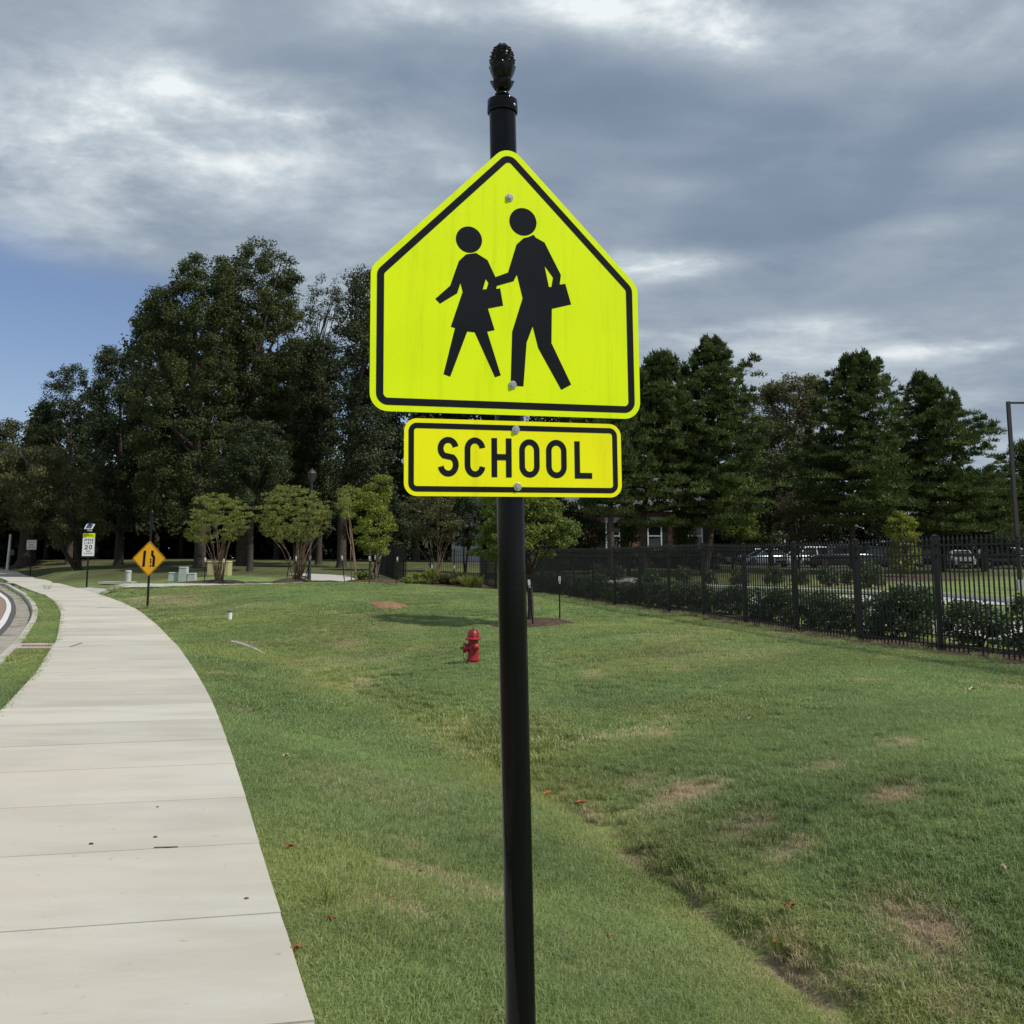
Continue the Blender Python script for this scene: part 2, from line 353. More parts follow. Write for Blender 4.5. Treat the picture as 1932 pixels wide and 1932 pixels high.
FV = [1224, 1205.6, 1191, 1176.5, 1161.5, 1153, 1146, 1140, 1134.5, 1128, 1124, 1120, 1117, 1114, 1111, 1109, 1107]
for k, v in enumerate(FV): z = CH-(v-HZ)*FY(k)/F; CPTS += [(FX(k), FY(k), z), (FX(k)+3.5, FY(k)+.7, z-.02)]
CPTS += [(8.6, 8, .25), (11, 3, .2), (12, 12, .25), (20, 20, .3), (25, 35, .3), (3, -8, -.1), (12, -10, .1), (30, -10, .3), (4, 2, -.4), (2.2, 3.6, -.5), (0, 1, -.08)]
for a in range(12): CPTS.append((260*math.sin(a*math.pi/6), 40+260*math.cos(a*math.pi/6), 2.))
CPTS = np.array(CPTS, dtype=float)
cxy = CPTS[:, :2]; c2 = 1.6
D = np.sqrt(((cxy[:, None]-cxy[None])**2).sum(-1)+c2**2)
wts = np.linalg.solve(D.T @ D+2e-2*np.eye(len(D)), D.T @ (CPTS[:, 2]-.3))
def vnoise(x, y, s, seed=0):
    x = np.asarray(x)*s; y = np.asarray(y)*s; xi_, yi_ = np.floor(x).astype(int), np.floor(y).astype(int); fx, fy = x-xi_, y-yi_
    fx = fx*fx*(3-2*fx); fy = fy*fy*(3-2*fy)
    def h(a, c): 
        k = (a*73856093) ^ (c*19349663) ^ (seed*83492791+12345); k = (k ^ (k >> 13))*1274126177 & 0x7fffffff; return ((k >> 7) % 10007)/10007.
    return (h(xi_, yi_)*(1-fx)+h(xi_+1, yi_)*fx)*(1-fy)+(h(xi_, yi_+1)*(1-fx)+h(xi_+1, yi_+1)*fx)*fy
def fbm(x, y, s, seed=0, o=4): return sum(vnoise(x, y, s*2**i, seed+i)*.5**i for i in range(o))/sum(.5**i for i in range(o))
# the line where the far bank meets the ditch: a small step in the turf
DP = [onwalk(u, v, -.5) for u, v in [(1180, 1600), (1250, 1650), (1330, 1705), (1400, 1760), (1460, 1810), (1530, 1870), (1660, 1990)]]
DP = np.array(sorted(DP, key=lambda p: p[1]))
SW = np.array(sorted([onwalk(u, v, z_) for u, v, z_ in [(1560, 1890, -.5), (1400, 1760, -.5), (1250, 1650, -.5), (1130, 1555, -.5), (1040, 1490, -.48), (940, 1430, -.46), (850, 1385, -.44), (760, 1340, -.42), (680, 1300, -.36), (600, 1262, -.3), (540, 1240, -.26)]]+[(2.6, 3.2), (3.4, 1.)], key=lambda p: p[1]))
def gz(x, y):
    x = np.atleast_1d(np.asarray(x, float)); y = np.atleast_1d(np.asarray(y, float)); out = np.empty(x.shape)
    fx, fy, fo = x.ravel(), y.ravel(), out.reshape(-1)
    for i in range(0, len(fx), 20000):
        s_ = slice(i, i+20000); d = np.sqrt((fx[s_, None]-cxy[:, 0])**2+(fy[s_, None]-cxy[:, 1])**2+c2**2); fo[s_] = d @ wts+.3
    z = fo.reshape(x.shape)
    dist = np.hypot(x, y)
    z = z+(fbm(x, y, .55, 3)-.5)*.07*np.clip(dist/10, .35, 1.)*np.exp(-dist/90)
    # the swale: a channel with a longer bank on the walk side
    wx_ = np.interp(y, SW[:, 1], SW[:, 0]); inw = np.clip((SW[-1, 1]-y)/4, 0, 1)*np.clip((y-1)/1.5, 0, 1)
    q = x-wx_; z = z-inw*(.13*np.exp(-np.abs(q)/np.where(q < 0, .55, .32)) - .05*np.exp(-((q-1.1)/.7)**2))*np.clip(.55+y/14., .6, 1.25)
    # turf step along the ditch
    sx_ = np.interp(y, DP[:, 1], DP[:, 0]); inr = np.clip((DP[-1, 1]+.5-y)/1.2, 0, 1)*np.clip((y-1.5)/1., 0, 1)
    t = x-sx_
    z = z-.045*inr*np.exp(-(t/.09)**2)+.045*inr*np.exp(-((t-.26)/.2)**2)
    # beside and under the walk
    R_, L_, C_ = np.interp(y, gy, xr), np.interp(y, gy, xl), np.interp(y, gy, xc)
    w = zw(y)
    f = np.clip((x-R_)/.7, 0, 1); f = f*f*(3-2*f); z = np.where(x >= R_, (w-.045)*(1-f)+z*f, z)
    z = np.where(x < R_, w-.03, z); z = np.where((x < R_-.01) & (x > L_+.01), w-.12, z)
    z = np.where(x < C_, w-.22, z)
    R2 = np.clip((C_-9-x)/3, 0, 1); z = np.where(x < C_-9, (w-.22)*(1-R2)+(w+.05)*R2, z)
    return z
def g1(x, y): return float(gz(x, y)[0])
def onground(u, v, Y0=None):
    """first point of the ground on a pixel's ray"""
    r = ray(u, v); ys = np.concatenate([np.arange(3, 60, .1), np.arange(60, 160, .5)]); X = r[0]*ys/r[1]; Z = CH+r[2]*ys/r[1]
    g = gz(X, ys); k = np.argmax(Z < g) if (Z < g).any() else len(ys)-1
    return np.array([X[k], ys[k], g[k]])
def gp(u, Y, lift=0.):
    x = (u-966)/F*Y*1.0; x = at(u, HZ+1.3*F/Y, Y)[0]
    return np.array([x, Y, g1(x, Y)+lift])
# colour of the turf: dryness and yellowness, from noise and from the patches seen in the photograph
PATCH = [(1300, 1500, 90, 22, 1.), (1420, 1560, 70, 22, .9), (1500, 1610, 60, 20, 1.), (1215, 1478, 30, 10, .7), (1690, 1503, 28, 12, 1.), (1755, 1750, 60, 36, 1.), (1690, 1725, 40, 14, .6), (1795, 1800, 60, 20, .6), (1710, 1408, 50, 10, .7), (1570, 1452, 30, 6, .6), (1110, 1555, 40, 30, .8),
         (1060, 1520, 40, 16, .3), (1210, 1640, 30, 12, .6), (660, 1213, 30, 12, .7), (870, 1690, 16, 10, .6), (945, 1697, 14, 10, .7), (940, 1588, 20, 10, .5), (1250, 1385, 40, 12, .5), (1020, 1370, 40, 14, .35),  (1650, 1860, 60, 24, .4), (1500, 1800, 50, 10, .4), (1830, 1900, 100, 30, .35),
          (330, 1135, 45, 7, .85), (370, 1142, 30, 6, .5), (470, 1215, 12, 4, .6), (440, 1215, 40, 5, .7), (300, 1128, 30, 5, .8), (590, 1205, 60, 18, .25), (470, 1145, 30, 6, .3), (860, 1420, 60, 8, .35), (1260, 1090, 200, 5, .3), (120, 1063, 120, 7, .8), (250, 1075, 100, 6, .5), (1550, 1098, 200, 8, .5), (1640, 1105, 70, 9, .8), (1770, 1088, 50, 6, .6)]
PP = []
for u, v, a, c, s_ in PATCH:
    o_ = onground(u, v); ex = onground(u+a, v); ey = onground(u, v-c)
    PP.append((o_[0], o_[1], max(.15, abs(ex[0]-o_[0])), max(.2, abs(ey[1]-o_[1])), s_))
def turf(x, y):
    n = fbm(x, y, 2.2, 11, 4)
    dry = np.clip((fbm(x, y, .35, 21, 4)-.60)*2., 0, .25)+np.clip((fbm(x, y, 1.6, 31, 3)-.70)*3., 0, .4)
    for px, py, a, c, s_ in PP:
        q = ((x-px)/a)**2+((y-py)/c)**2
        dry = dry+(1.25 if px > .35 and py < 12 else 1.)*s_*np.exp(-q*.95)*np.clip(.35+1.3*(n-.2), 0, 1.4)
    sx_ = np.interp(y, DP[:, 1], DP[:, 0]); inr = np.clip((DP[-1, 1]+1-y)/1.2, 0, 1)
    dry = dry+.9*inr*np.exp(-((x-sx_)/.10)**2)*(fbm(x, y, 3., 5, 3) > .42)
    # ditch floor greener and yellower
    yel = np.clip((fbm(x, y, .5, 41, 3)-.38)*2.0, 0, 1)*.75+.35*np.clip((fbm(x, y, 3.0, 51, 2)-.5)*2, 0, 1)
    wx_ = np.interp(y, SW[:, 1], SW[:, 0]); yel = yel+.55*np.exp(-((x-wx_)/(.35+.02*y))**2)*(y < SW[-1, 1])
    shade = .70+.60*fbm(x, y, .8, 61, 4)
    return np.clip(dry, 0, 1), np.clip(yel, 0, 1), shade
def axis(lo, hi, c, fine, h0, h1, gr):
    a = [c]; h = fine
    while a[-1] < hi: h = fine if a[-1] < h1 else min(h*gr, 8.); a.append(a[-1]+h)
    d = [c]; h = fine
    while d[-1] > lo: h = fine if d[-1] > h0 else min(h*gr, 8.); d.append(d[-1]-h)
    return np.array(sorted(set(d+a)))
gxa = axis(-320, 320, 0, .16, -7, 9, 1.035); gya = axis(-30, 420, 8, .16, 2, 22, 1.03)
XX, YY = np.meshgrid(gxa, gya)
ZZ = gz(XX, YY)
nx, ny = len(gxa), len(gya); idx = np.arange(nx*ny).reshape(ny, nx)
Fq = np.stack([idx[:-1, :-1], idx[:-1, 1:], idx[1:, 1:], idx[1:, :-1]], -1).reshape(-1, 4)
dr, ye, sh_ = turf(XX.ravel(), YY.ravel())
# leaf litter and thin turf under the trees, their shade painted into the brown
duff_shade = np.zeros(XX.size)
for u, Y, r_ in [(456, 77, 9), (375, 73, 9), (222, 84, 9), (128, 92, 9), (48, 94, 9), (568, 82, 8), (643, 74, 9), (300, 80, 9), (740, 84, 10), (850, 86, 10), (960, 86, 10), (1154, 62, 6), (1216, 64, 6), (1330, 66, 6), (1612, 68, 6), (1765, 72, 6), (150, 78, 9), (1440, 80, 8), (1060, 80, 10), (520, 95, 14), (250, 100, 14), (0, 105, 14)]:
    cx0 = (u-966)/F*Y; duff_shade = np.maximum(duff_shade, np.clip(1.9-np.hypot((XX.ravel()-cx0), (YY.ravel()-Y)*.8)/r_, 0, 1))
duff_shade = duff_shade*(.55+.45*fbm(XX.ravel(), YY.ravel(), .3, 77, 3)); duff_shade = np.where(YY.ravel() > 98, .95, duff_shade)
SHADEBED = None
GD, GG, GY, GR = (.030, .052, .016), (.230, .328, .118), (.350, .390, .122), (.60, .48, .32)
def grassmat(name, inst):
    m = bpy.data.materials.new(name); m.use_nodes = True; t = m.node_tree; t.nodes.clear(); b = NB(t)
    g = b.n('ShaderNodeNewGeometry').outputs['Position']
    ty = 'INSTANCER' if inst else 'GEOMETRY'
    A = lambda n_, ty_=ty: b.n('ShaderNodeAttribute', attribute_name=n_, attribute_type=ty_).outputs['Fac']
    dry, yel, shd = A('dry'), A('yel'), A('shade')
    c = b.mix(yel, GG, GY)
    if inst:
        rn = A('tone', 'GEOMETRY')
        c = b.mix(b.mr(rn, .55, 1., 0., .45), c, (.34, .38, .20))
        dd = b.m('ADD', dry, b.m('MULTIPLY', b.m('SUBTRACT', rn, .5), .9))
        c = b.mix(b.mr(dd, .25, .75), c, GR)
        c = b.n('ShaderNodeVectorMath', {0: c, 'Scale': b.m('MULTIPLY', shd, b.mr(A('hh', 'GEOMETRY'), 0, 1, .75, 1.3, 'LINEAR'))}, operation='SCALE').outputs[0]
        p = b.n('ShaderNodeBsdfPrincipled', {'Base Color': c, 'Roughness': .5, 'Specular IOR Level': .3})
        tr = b.n('ShaderNodeBsdfTranslucent', {'Color': c}); mx = b.n('ShaderNodeMixShader', {0: .42, 1: p.outputs[0], 2: tr.outputs[0]})
        b.n('ShaderNodeOutputMaterial', {0: mx.outputs[0]}); return m
    # short turf seen from afar: fine mottling, soil showing where dry
    n1 = b.noise(g, 9., 5., .7); n2 = b.noise(g, 55., 4., .75)
    mow = b.n('ShaderNodeMapping', {'Vector': g, 'Rotation': (0, 0, R(35)), 'Scale': (.9, .12, 1)}).outputs[0]
    n3 = b.mr(b.noise(mow, 1.6, 2., .5), .3, .7, .86, 1.12, 'LINEAR')
    dd = b.m('ADD', dry, b.m('MULTIPLY', b.m('SUBTRACT', n1, .5), .8))
    c = b.mix(b.mr(dd, .25, .8), c, (.37, .30, .18))
    c = b.mix(b.m('MULTIPLY', A('duff_shade'), b.mr(n1, .3, .6, .55, 1.)), c, (.085, .068, .042))
    k = b.m('MULTIPLY', b.m('MULTIPLY', b.mr(n2, .3, .7, .42, .95, 'LINEAR'), b.mr(n1, .3, .7, .86, 1.12, 'LINEAR')), b.m('MULTIPLY', shd, n3))
    c = b.n('ShaderNodeVectorMath', {0: c, 'Scale': k}, operation='SCALE').outputs[0]
    bn = b.n('ShaderNodeBump', {'Height': b.m('ADD', n2, n1), 'Strength': .6, 'Distance': .04})
    p = b.n('ShaderNodeBsdfPrincipled', {'Base Color': c, 'Roughness': .9, 'Specular IOR Level': .1, 'Normal': bn.outputs[0]})
    b.n('ShaderNodeOutputMaterial', {0: p.outputs[0]}); return m
ground = obj('ground', np.stack([XX, YY, ZZ], -1).reshape(-1, 3), Fq, grassmat('turf', False), smooth=True, attrs={'dry': dr, 'yel': ye, 'shade': sh_, 'duff_shade': duff_shade})
tag(ground, 'rolling mown lawn with dry patches', kind='structure')

# ------------------------------------------------------------------ sidewalk, kerb, gutter, road
def strip(name, ya, yb, fa, fb, zf, thick, m, parent=None, n=2, label=None):
    ys = np.linspace(ya, yb, n+1) if np.isscalar(ya) else None
    V = []; 
    for y in ys: V += [(fa(y), y, zf(y)), (fb(y), y, zf(y)), (fa(y), y, zf(y)-thick), (fb(y), y, zf(y)-thick)]
    Fc = []
    for i in range(len(ys)-1):
        a, c = i*4, i*4+4; Fc += [(a, a+1, c+1, c), (a+3, a+2, c+2, c+3), (a+2, a, c, c+2), (a+1, a+3, c+3, c+1)]
    k = (len(ys)-1)*4; Fc += [(0, 2, 3, 1), (k, k+1, k+3, k+2)]
    o = obj(name, V, Fc, m, parent)
    if label: tag(o, label, kind='structure')
    return o
walk = empty('sidewalk', (0, 0, 0), kind='structure', label='pale concrete sidewalk curving away to the left beside the lawn')
def edge_pt(v, u):  return onwalk(u, v)[1]
JY = [onwalk(u, v)[1] for u, v in [(592, 1926), (528, 1721), (488, 1590), (464, 1503.6), (444, 1440), (427.6, 1394)]]
JY = [JY[0]-2.2, JY[0]-1.1]+JY
y = JY[-1]
y263 = onwalk(367, 1263)[1]
JY += list(np.linspace(y, y263, int(round((y263-y)/1.15))+1)[1:])
JY = sorted(JY)
while JY[-1] < 62: JY.append(JY[-1]+1.22)
def slab(ya, yb, gap, parent):
    """slab between two joints square to the walk"""
    V = []
    for i in range(5):
        t = i/4
        for fr in (0, 1):
            # joint lines lean: the left end is nearer
            yr = ya+(yb-ya)*t; xR = float(np.interp(yr, gy, xr)); s_ = float(np.interp(yr+1, gy, xr)-np.interp(yr-1, gy, xr))/2
            wdt = float(np.interp(yr, gy, xr)-np.interp(yr, gy, xl)); wp = wdt/(1+s_*s_)
            yl = yr+wp*s_*.7; xL = float(np.interp(yl, gy, xl))
            if i == 0: yr += gap; yl += gap
            if i == 4: yr -= gap; yl -= gap
            x_, y_ = ((xL, yl), (xR, yr))[fr]
            V += [(x_, y_, float(zw(y_))), (x_, y_, float(zw(y_))-.11)]
    Fc = []
    for i in range(4):
        a, c = i*4, i*4+4; Fc += [(a, a+2, c+2, c), (a+3, a+1, c+1, c+3), (a+1, a, c, c+1), (a+2, a+3, c+3, c+2)]
    Fc += [(0, 1, 3, 2), (16, 18, 19, 17)]
    return obj('slab', V, Fc, M['walk'], parent)
dark_joint = [onwalk(592, 1926)[1], onwalk(427.6, 1394)[1], y263]
gaps = [.014 if min(abs(y-d) for d in dark_joint) < .05 else .0055 for y in JY]
for i in range(len(JY)-1):
    slab(JY[i], JY[i+1], (gaps[i]+gaps[i+1])/2, walk)
strip('far_walk', JY[-1]+.02, 230, lambda y: float(np.interp(y, gy, xl)), lambda y: float(np.interp(y, gy, xr)), lambda y: float(zw(y)), .1, M['walk'], walk, n=40)
# joint beds below the slabs
strip('joint_bed', JY[0], JY[-1]+.5, lambda y: float(np.interp(y, gy, xl))+.02, lambda y: float(np.interp(y, gy, xr))-.02, lambda y: float(zw(y))-.02, .05, M['joint'], walk, n=60)
kb = empty('curb', (0, 0, 0), kind='structure', label='raised concrete kerb between grass strip and gutter')
ks = list(np.arange(-9, 84, 3.05))
for i in range(len(ks)-1):
    V = []
    ys = np.linspace(ks[i]+.006, ks[i+1]-.006, 5)
    for y in ys:
        X = float(np.interp(y, gy, xc)); z = float(zw(y))
        V += [(X, y, z), (X-.155, y, z-.004), (X-.175, y, z-.02), (X-.20, y, z-.15), (X, y, z-.15)]
    Fc = []
    for j in range(4):
        a = j*5; c = a+5
        for q in range(5): Fc.append((a+q, c+q, c+(q+1) % 5, a+(q+1) % 5))
    Fc += [(4, 3, 2, 1, 0), (20, 21, 22, 23, 24)]
    obj('curb_stone', V, Fc, M['curb'], kb)
I = lambda arr, d=0.: (lambda y: float(np.interp(y, gy, arr))+d)
Zr = lambda d: (lambda y: float(zw(y))-d)
gt = empty('gutter', (0, 0, 0), kind='structure', label='stained concrete gutter pan along the kerb')
for i in range(len(ks)-1): strip('gutter_slab', ks[i]+.008, ks[i+1]-.008, I(xg), I(xc, -.2), Zr(.135), .08, M['gutter'], gt, n=4)
road = strip('road', -9, 160, I(xg, -9.), I(xg, 0.), Zr(.150), .06, M['asphalt'], n=90, label='asphalt road curving left beside the gutter')
strip('road_surface', -9, 140, I(xi, -8.), I(xi, -.02), Zr(.146), .002, M['brown_asphalt'], n=80, label='tan worn road surface inside the white edge line')
strip('edge_line', -9, 140, I(xi), I(xo), Zr(.142), .002, M['line'], n=80, label='worn white painted line along the road edge')
# drain slab between kerb and walk
ya = onwalk(60, 1218)[1]
strip('drain_slab', ya-.5, ya+.6, I(xc, .01), I(xl, -.01), Zr(.0), .1, M['curb'], kb)
strip('rust_stain', ya-.22, ya+.18, I(xc, .06), I(xl, -.03), Zr(-.004), .003, M['stain'], kb)
mb = MB(); yj = ya-.12; xj = float(np.interp(yj, gy, xl))
mb.box((xj+.33, yj+.28, float(zw(yj))+.003), (.035, .95, .004), Matrix.Rotation(R(10), 3, 'Z')); mb.build('drain_slot', M['joint'], walk)

def ribbon(name, pts, w, m, label, lift=.02, n=60):
    P = np.array(pts, float); d = np.r_[0, np.cumsum(np.hypot(*np.diff(P, axis=0).T[:2]))]
    t = np.linspace(0, d[-1], n); X = np.interp(t, d, P[:, 0]); Y = np.interp(t, d, P[:, 1])
    ww = np.interp(t, d, w) if hasattr(w, '__len__') else np.full(n, w)
    for _ in range(3): X[1:-1] = (X[:-2]+2*X[1:-1]+X[2:])/4; Y[1:-1] = (Y[:-2]+2*Y[1:-1]+Y[2:])/4
    dx, dy = np.gradient(X), np.gradient(Y); L = np.hypot(dx, dy); nx_, ny_ = -dy/L, dx/L
    V = []
    K = 5
    for k in range(K):
        s_ = (k/(K-1)-.5); xx, yy = X+nx_*ww*s_, Y+ny_*ww*s_; V.append(np.stack([xx, yy, gz(xx, yy)+lift], -1))
    V = np.stack(V, 1).reshape(-1, 3); ix = np.arange(n*K).reshape(n, K)
    Fq = np.stack([ix[:-1, :-1], ix[:-1, 1:], ix[1:, 1:], ix[1:, :-1]], -1).reshape(-1, 4)
    return tag(obj(name, V, Fq, m), label, kind='structure')
Pg = lambda u, Y: gp(u, Y)[:2]
ribbon('path', [onground(u_, v_)[:2] for u_, v_ in ((148, 1111.5), (220, 1109.3), (300, 1107), (380, 1105), (470, 1103.5), (540, 1102.5))]+[Pg(600, 50), Pg(638, 53), Pg(615, 60), Pg(560, 64)], [1., 1., 1., 1.1, 1.2, 1.2, 1.6, 2.8, 2.2, 1.2], M['drive'], 'narrow pale concrete path crossing the far lawn below the trees', .05, 140)
ribbon('driveway', [(30, 30), (20, 33), (14, 36.5), (9.5, 39.5), (6.5, 44), (5.5, 55), (4, 64)], [10, 8.5, 7.5, 7, 6.5, 6, 5.5], M['drive'], 'light grey driveway behind the hedge', .02, 80)
ribbon('service_road', [(13.5, 12.), (11, 18), (9.6, 25), (8.6, 31), (8.2, 38)], 4.0, M['drive'], 'pale paved lane right behind the hedge', .03, 60)
ribbon('parking_lot', [(-4, 88), (20, 88.5), (48, 90), (90, 92)], 12, M['asphalt'], 'asphalt parking lot beyond the far lawn', .03, 60)
ribbon('far_road', [Pg(-60, 112), Pg(0, 112), Pg(40, 118), Pg(60, 140)], 6., M['drive'], 'pale road passing behind the trees at far left', .04, 30)
# far kerb of the driveway (light concrete line)
def kerb_ribbon(pts, name, label):
    P = np.array(pts); n = 60; d = np.r_[0, np.cumsum(np.hypot(*np.diff(P, axis=0).T))]; t = np.linspace(0, d[-1], n); X, Y = np.interp(t, d, P[:, 0]), np.interp(t, d, P[:, 1])
    for _ in range(4): X[1:-1] = (X[:-2]+2*X[1:-1]+X[2:])/4; Y[1:-1] = (Y[:-2]+2*Y[1:-1]+Y[2:])/4
    z = gz(X, Y); m_ = MB(); V = []; Fc = []
    for i in range(n): V += [(X[i], Y[i]-.35, z[i]+.03), (X[i], Y[i]-.35, z[i]+.16), (X[i], Y[i], z[i]+.17), (X[i], Y[i], z[i])]
    for i in range(n-1):
        a = i*4; c = a+4; Fc += [(a, a+1, c+1, c), (a+1, a+2, c+2, c+1), (a+2, a+3, c+3, c+2)]
    return tag(obj(name, V, Fc, mat('pale_kerb', (.62, .60, .54), .85, noise=.1, nscale=2)), label, kind='structure')
kerb_ribbon([onground(u, v)[:2] for u, v in [(1150, 1106), (1236, 1107), (1472, 1115), (1619, 1122), (1751, 1125), (1808, 1129), (1932, 1142), (2050, 1160)]], 'driveway_curb', 'bright concrete kerb on the far side of the driveway')
# mulch beds
def bed(u, Y, rx, ry, h, m, label, name='mulch_bed', seed=1):
    c = gp(u, Y); V = [(c[0], c[1], c[2]+h)]; Fc = []; n = 36; rr = np.linspace(.15, 1, 8)
    for j, r_ in enumerate(rr):
        for k in range(n):
            a = 2*math.pi*k/n; wob = 1+.22*(float(vnoise(math.cos(a)*2+seed, math.sin(a)*2, 1.3, seed))-.5)*2
            x, y = c[0]+math.cos(a)*rx*r_*wob, c[1]+math.sin(a)*ry*r_*wob
            V.append((x, y, g1(x, y)+h*(1-r_**2)+.025*(float(vnoise(x, y, 7, seed))-.4)*(r_ < .99)-(.04 if r_ == 1 else 0)+.02))
    for k in range(n): Fc.append((0, 1+k, 1+(k+1) % n))
    for j in range(7):
        for k in range(n): Fc.append((1+j*n+k, 1+(j+1)*n+k, 1+(j+1)*n+(k+1) % n, 1+j*n+(k+1) % n))
    return tag(obj(name, V, Fc, m, smooth=True), label, kind='structure')
bed(1003, 26., 1.05, 1.5, .14, M['mulch'], 'round brown mulch ring under the young oak', seed=3)
bed(406, 46., 1.15, 1.5, .12, M['mulch'], 'dark mulch mound under the left crape myrtle', seed=4)
bed(550, 45., .95, 1.4, .18, M['mulch'], 'dark mulch mound under the second crape myrtle', seed=5)
bed(717, 45., 1.5, 2.0, .15, M['mulch'], 'mulch bed around the yellow-green tree', seed=6)
bed(850, 54., 3.4, 2.6, .1, M['mulch'], 'mulch strip along the short cross fence', seed=7)
bed(731, 30.5, .55, .8, .12, M['clay'], 'low mound of red clay and stones on the lawn', 'clay_mound', seed=8)
bed(1700, 60, 3.0, 4, .1, M['mulch'], 'mulch bed under the small lime-green tree', seed=9)
for k in range(1):
    pts = [(FX(j)+.35, FY(j)) for j in range(-4, 17)]
    ribbon('fence_mulch', pts, 1.5, M['mulch'], 'narrow mulch border along the iron fence', .03, 120)

# ------------------------------------------------------------------ grass blades (one uncountable thing)
def clump(nb, rad, h, wd, seed):
    r = np.random.default_rng(seed); a = r.random(nb)*2*np.pi; q = np.sqrt(r.random(nb))*rad
    bx, by = np.cos(a)*q, np.sin(a)*q; ang = r.random(nb)*2*np.pi; hh = h*(.55+.6*r.random(nb)); lean = (.15+r.random(nb))*1.5*hh; la = r.random(nb)*2*np.pi
    dx, dy = np.cos(ang)*wd/2, np.sin(ang)*wd/2
    lx_, ly_ = np.cos(la)*lean, np.sin(la)*lean
    z0 = np.full(nb, -.012)
    P = [np.stack([bx-dx, by-dy, z0], -1), np.stack([bx+dx, by+dy, z0], -1),
         np.stack([bx+lx_*.35+dx*.8, by+ly_*.35+dy*.8, hh*.6], -1), np.stack([bx+lx_*.35-dx*.8, by+ly_*.35-dy*.8, hh*.6], -1), np.stack([bx+lx_, by+ly_, hh*np.clip(1-.33*lean/hh, .3, 1)], -1)]
    V = np.stack(P, 1).reshape(-1, 3); i = np.arange(nb)*5
    T = np.concatenate([np.stack([i, i+1, i+2], -1), np.stack([i, i+2, i+3], -1), np.stack([i+3, i+2, i+4], -1)])
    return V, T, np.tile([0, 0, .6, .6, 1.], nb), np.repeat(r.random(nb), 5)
GVARS = [(70, .085, .045, .0034), (70, .085, .040, .0036), (70, .09, .052, .0032), (26, .05, .11, .0042), (80, .16, .050, .008)]
def scatter():
    P = []
    def zone(y0, y1, dens, var, sc):
        A = .5*(.56*2)*(y1*y1-y0*y0)*1.0+1.0*(y1-y0)
        n = int(A*dens*(1+2.1/(.545*(y0+y1)/2+.5))); t = rng.random(n); y = np.sqrt(y0*y0+t*(y1*y1-y0*y0)); x = (rng.random(n)*2-1)*(.545*y+2.6)
        ok = (x > np.interp(y, gy, xr)+.065) | ((x < np.interp(y, gy, xl)-.08) & (x > np.interp(y, gy, xc)+.09))
        # none on the drain slab, behind the fence line or on mulch
        ok &= ~((abs(y-ya-.05) < .6) & (x < np.interp(y, gy, xl)+.05))
        fk = (y-16.6)/2.32; ok &= x < FX(fk)-.35+.15*np.sin(y*5)
        c = gp(1003, 26.); ok &= ((x-c[0])/1.0)**2+((y-c[1])/1.45)**2 > 1
        c = gp(731, 30.5); ok &= ((x-c[0])/.5)**2+((y-c[1])/.75)**2 > 1
        x, y = x[ok], y[ok]; P.append((x, y, np.full(len(x), var) if var >= 0 else rng.integers(0, 3, len(x)), sc*(.75+.5*rng.random(len(x)))))
    zone(2.6, 6.5, 420, -1, 1.); zone(6.5, 11, 260, -1, 1.05); zone(11, 17, 110, 4, .95); zone(17, 27, 55, 4, 1.05); zone(27, 44, 22, 4, 1.25)
    zone(2.8, 8, 2.2, 3, .75); zone(8, 26, 1.0, 3, .85)
    # longer grass at the right, and rough edge along the walk
    n = 900; yy = 4.5+rng.random(n)*5; xx = 2.4+rng.random(n)*3.2; P.append((xx, yy, np.full(n, 3), .5+.35*rng.random(n)))
    n = 1600; yy = 3+rng.random(n)*17; xx = np.interp(yy, gy, xr)+.045+.05*rng.random(n); P.append((xx, yy, rng.integers(0, 3, n), .5+.35*rng.random(n)))
    n = 500; yy = 10+rng.random(n)*30; xx = np.interp(yy, gy, xl)-.06-.05*rng.random(n); P.append((xx, yy, rng.integers(0, 4, n), .5+.5*rng.random(n)))
    n = 120; t_ = rng.random(n); fk = rng.random(n)*12-1; P.append((FX(fk)-.15, FY(fk), np.full(n, 3), .8+.6*rng.random(n)))
    return [np.concatenate([p[i] for p in P]) for i in range(4)]
px_, py_, pv_, ps_ = scatter()
pz_ = gz(px_, py_); pd_, pyl_, psh_ = turf(px_, py_)
bare = (pd_ > .62) & (rng.random(len(pd_)) < .45)
keep = ~bare
px_, py_, pz_, pv_, ps_, pd_, pyl_, psh_ = [a[keep] for a in (px_, py_, pz_, pv_, ps_, pd_, pyl_, psh_)]
ps_ = ps_*(1-.35*np.clip(pd_, 0, 1))*(.85+.4*fbm(px_, py_, 1.3, 71, 3))
Vs, Ts, HHs, TNs, VRs = [], [], [], [], []; off = 0
for i, (nb_, rd_, h_, w_) in enumerate(GVARS):
    V, T, hh, tn = clump(nb_, rd_, h_, w_, 100+i); Vs.append(V); Ts.append(T+off); HHs.append(hh); TNs.append(tn); VRs.append(np.full(len(V), i)); off += len(V)
npt = len(px_)
Vall = np.concatenate(Vs+[np.stack([px_, py_, pz_], -1)])
Zp = np.zeros(off)
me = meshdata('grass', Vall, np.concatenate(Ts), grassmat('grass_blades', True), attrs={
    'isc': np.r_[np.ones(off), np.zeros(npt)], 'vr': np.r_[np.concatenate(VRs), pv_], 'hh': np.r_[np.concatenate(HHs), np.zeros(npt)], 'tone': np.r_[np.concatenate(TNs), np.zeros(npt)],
    'dry': np.r_[Zp, pd_], 'yel': np.r_[Zp, pyl_], 'shade': np.r_[Zp, psh_], 'sc': np.r_[Zp, ps_], 'rt': np.r_[Zp, rng.random(npt)*6.283]})
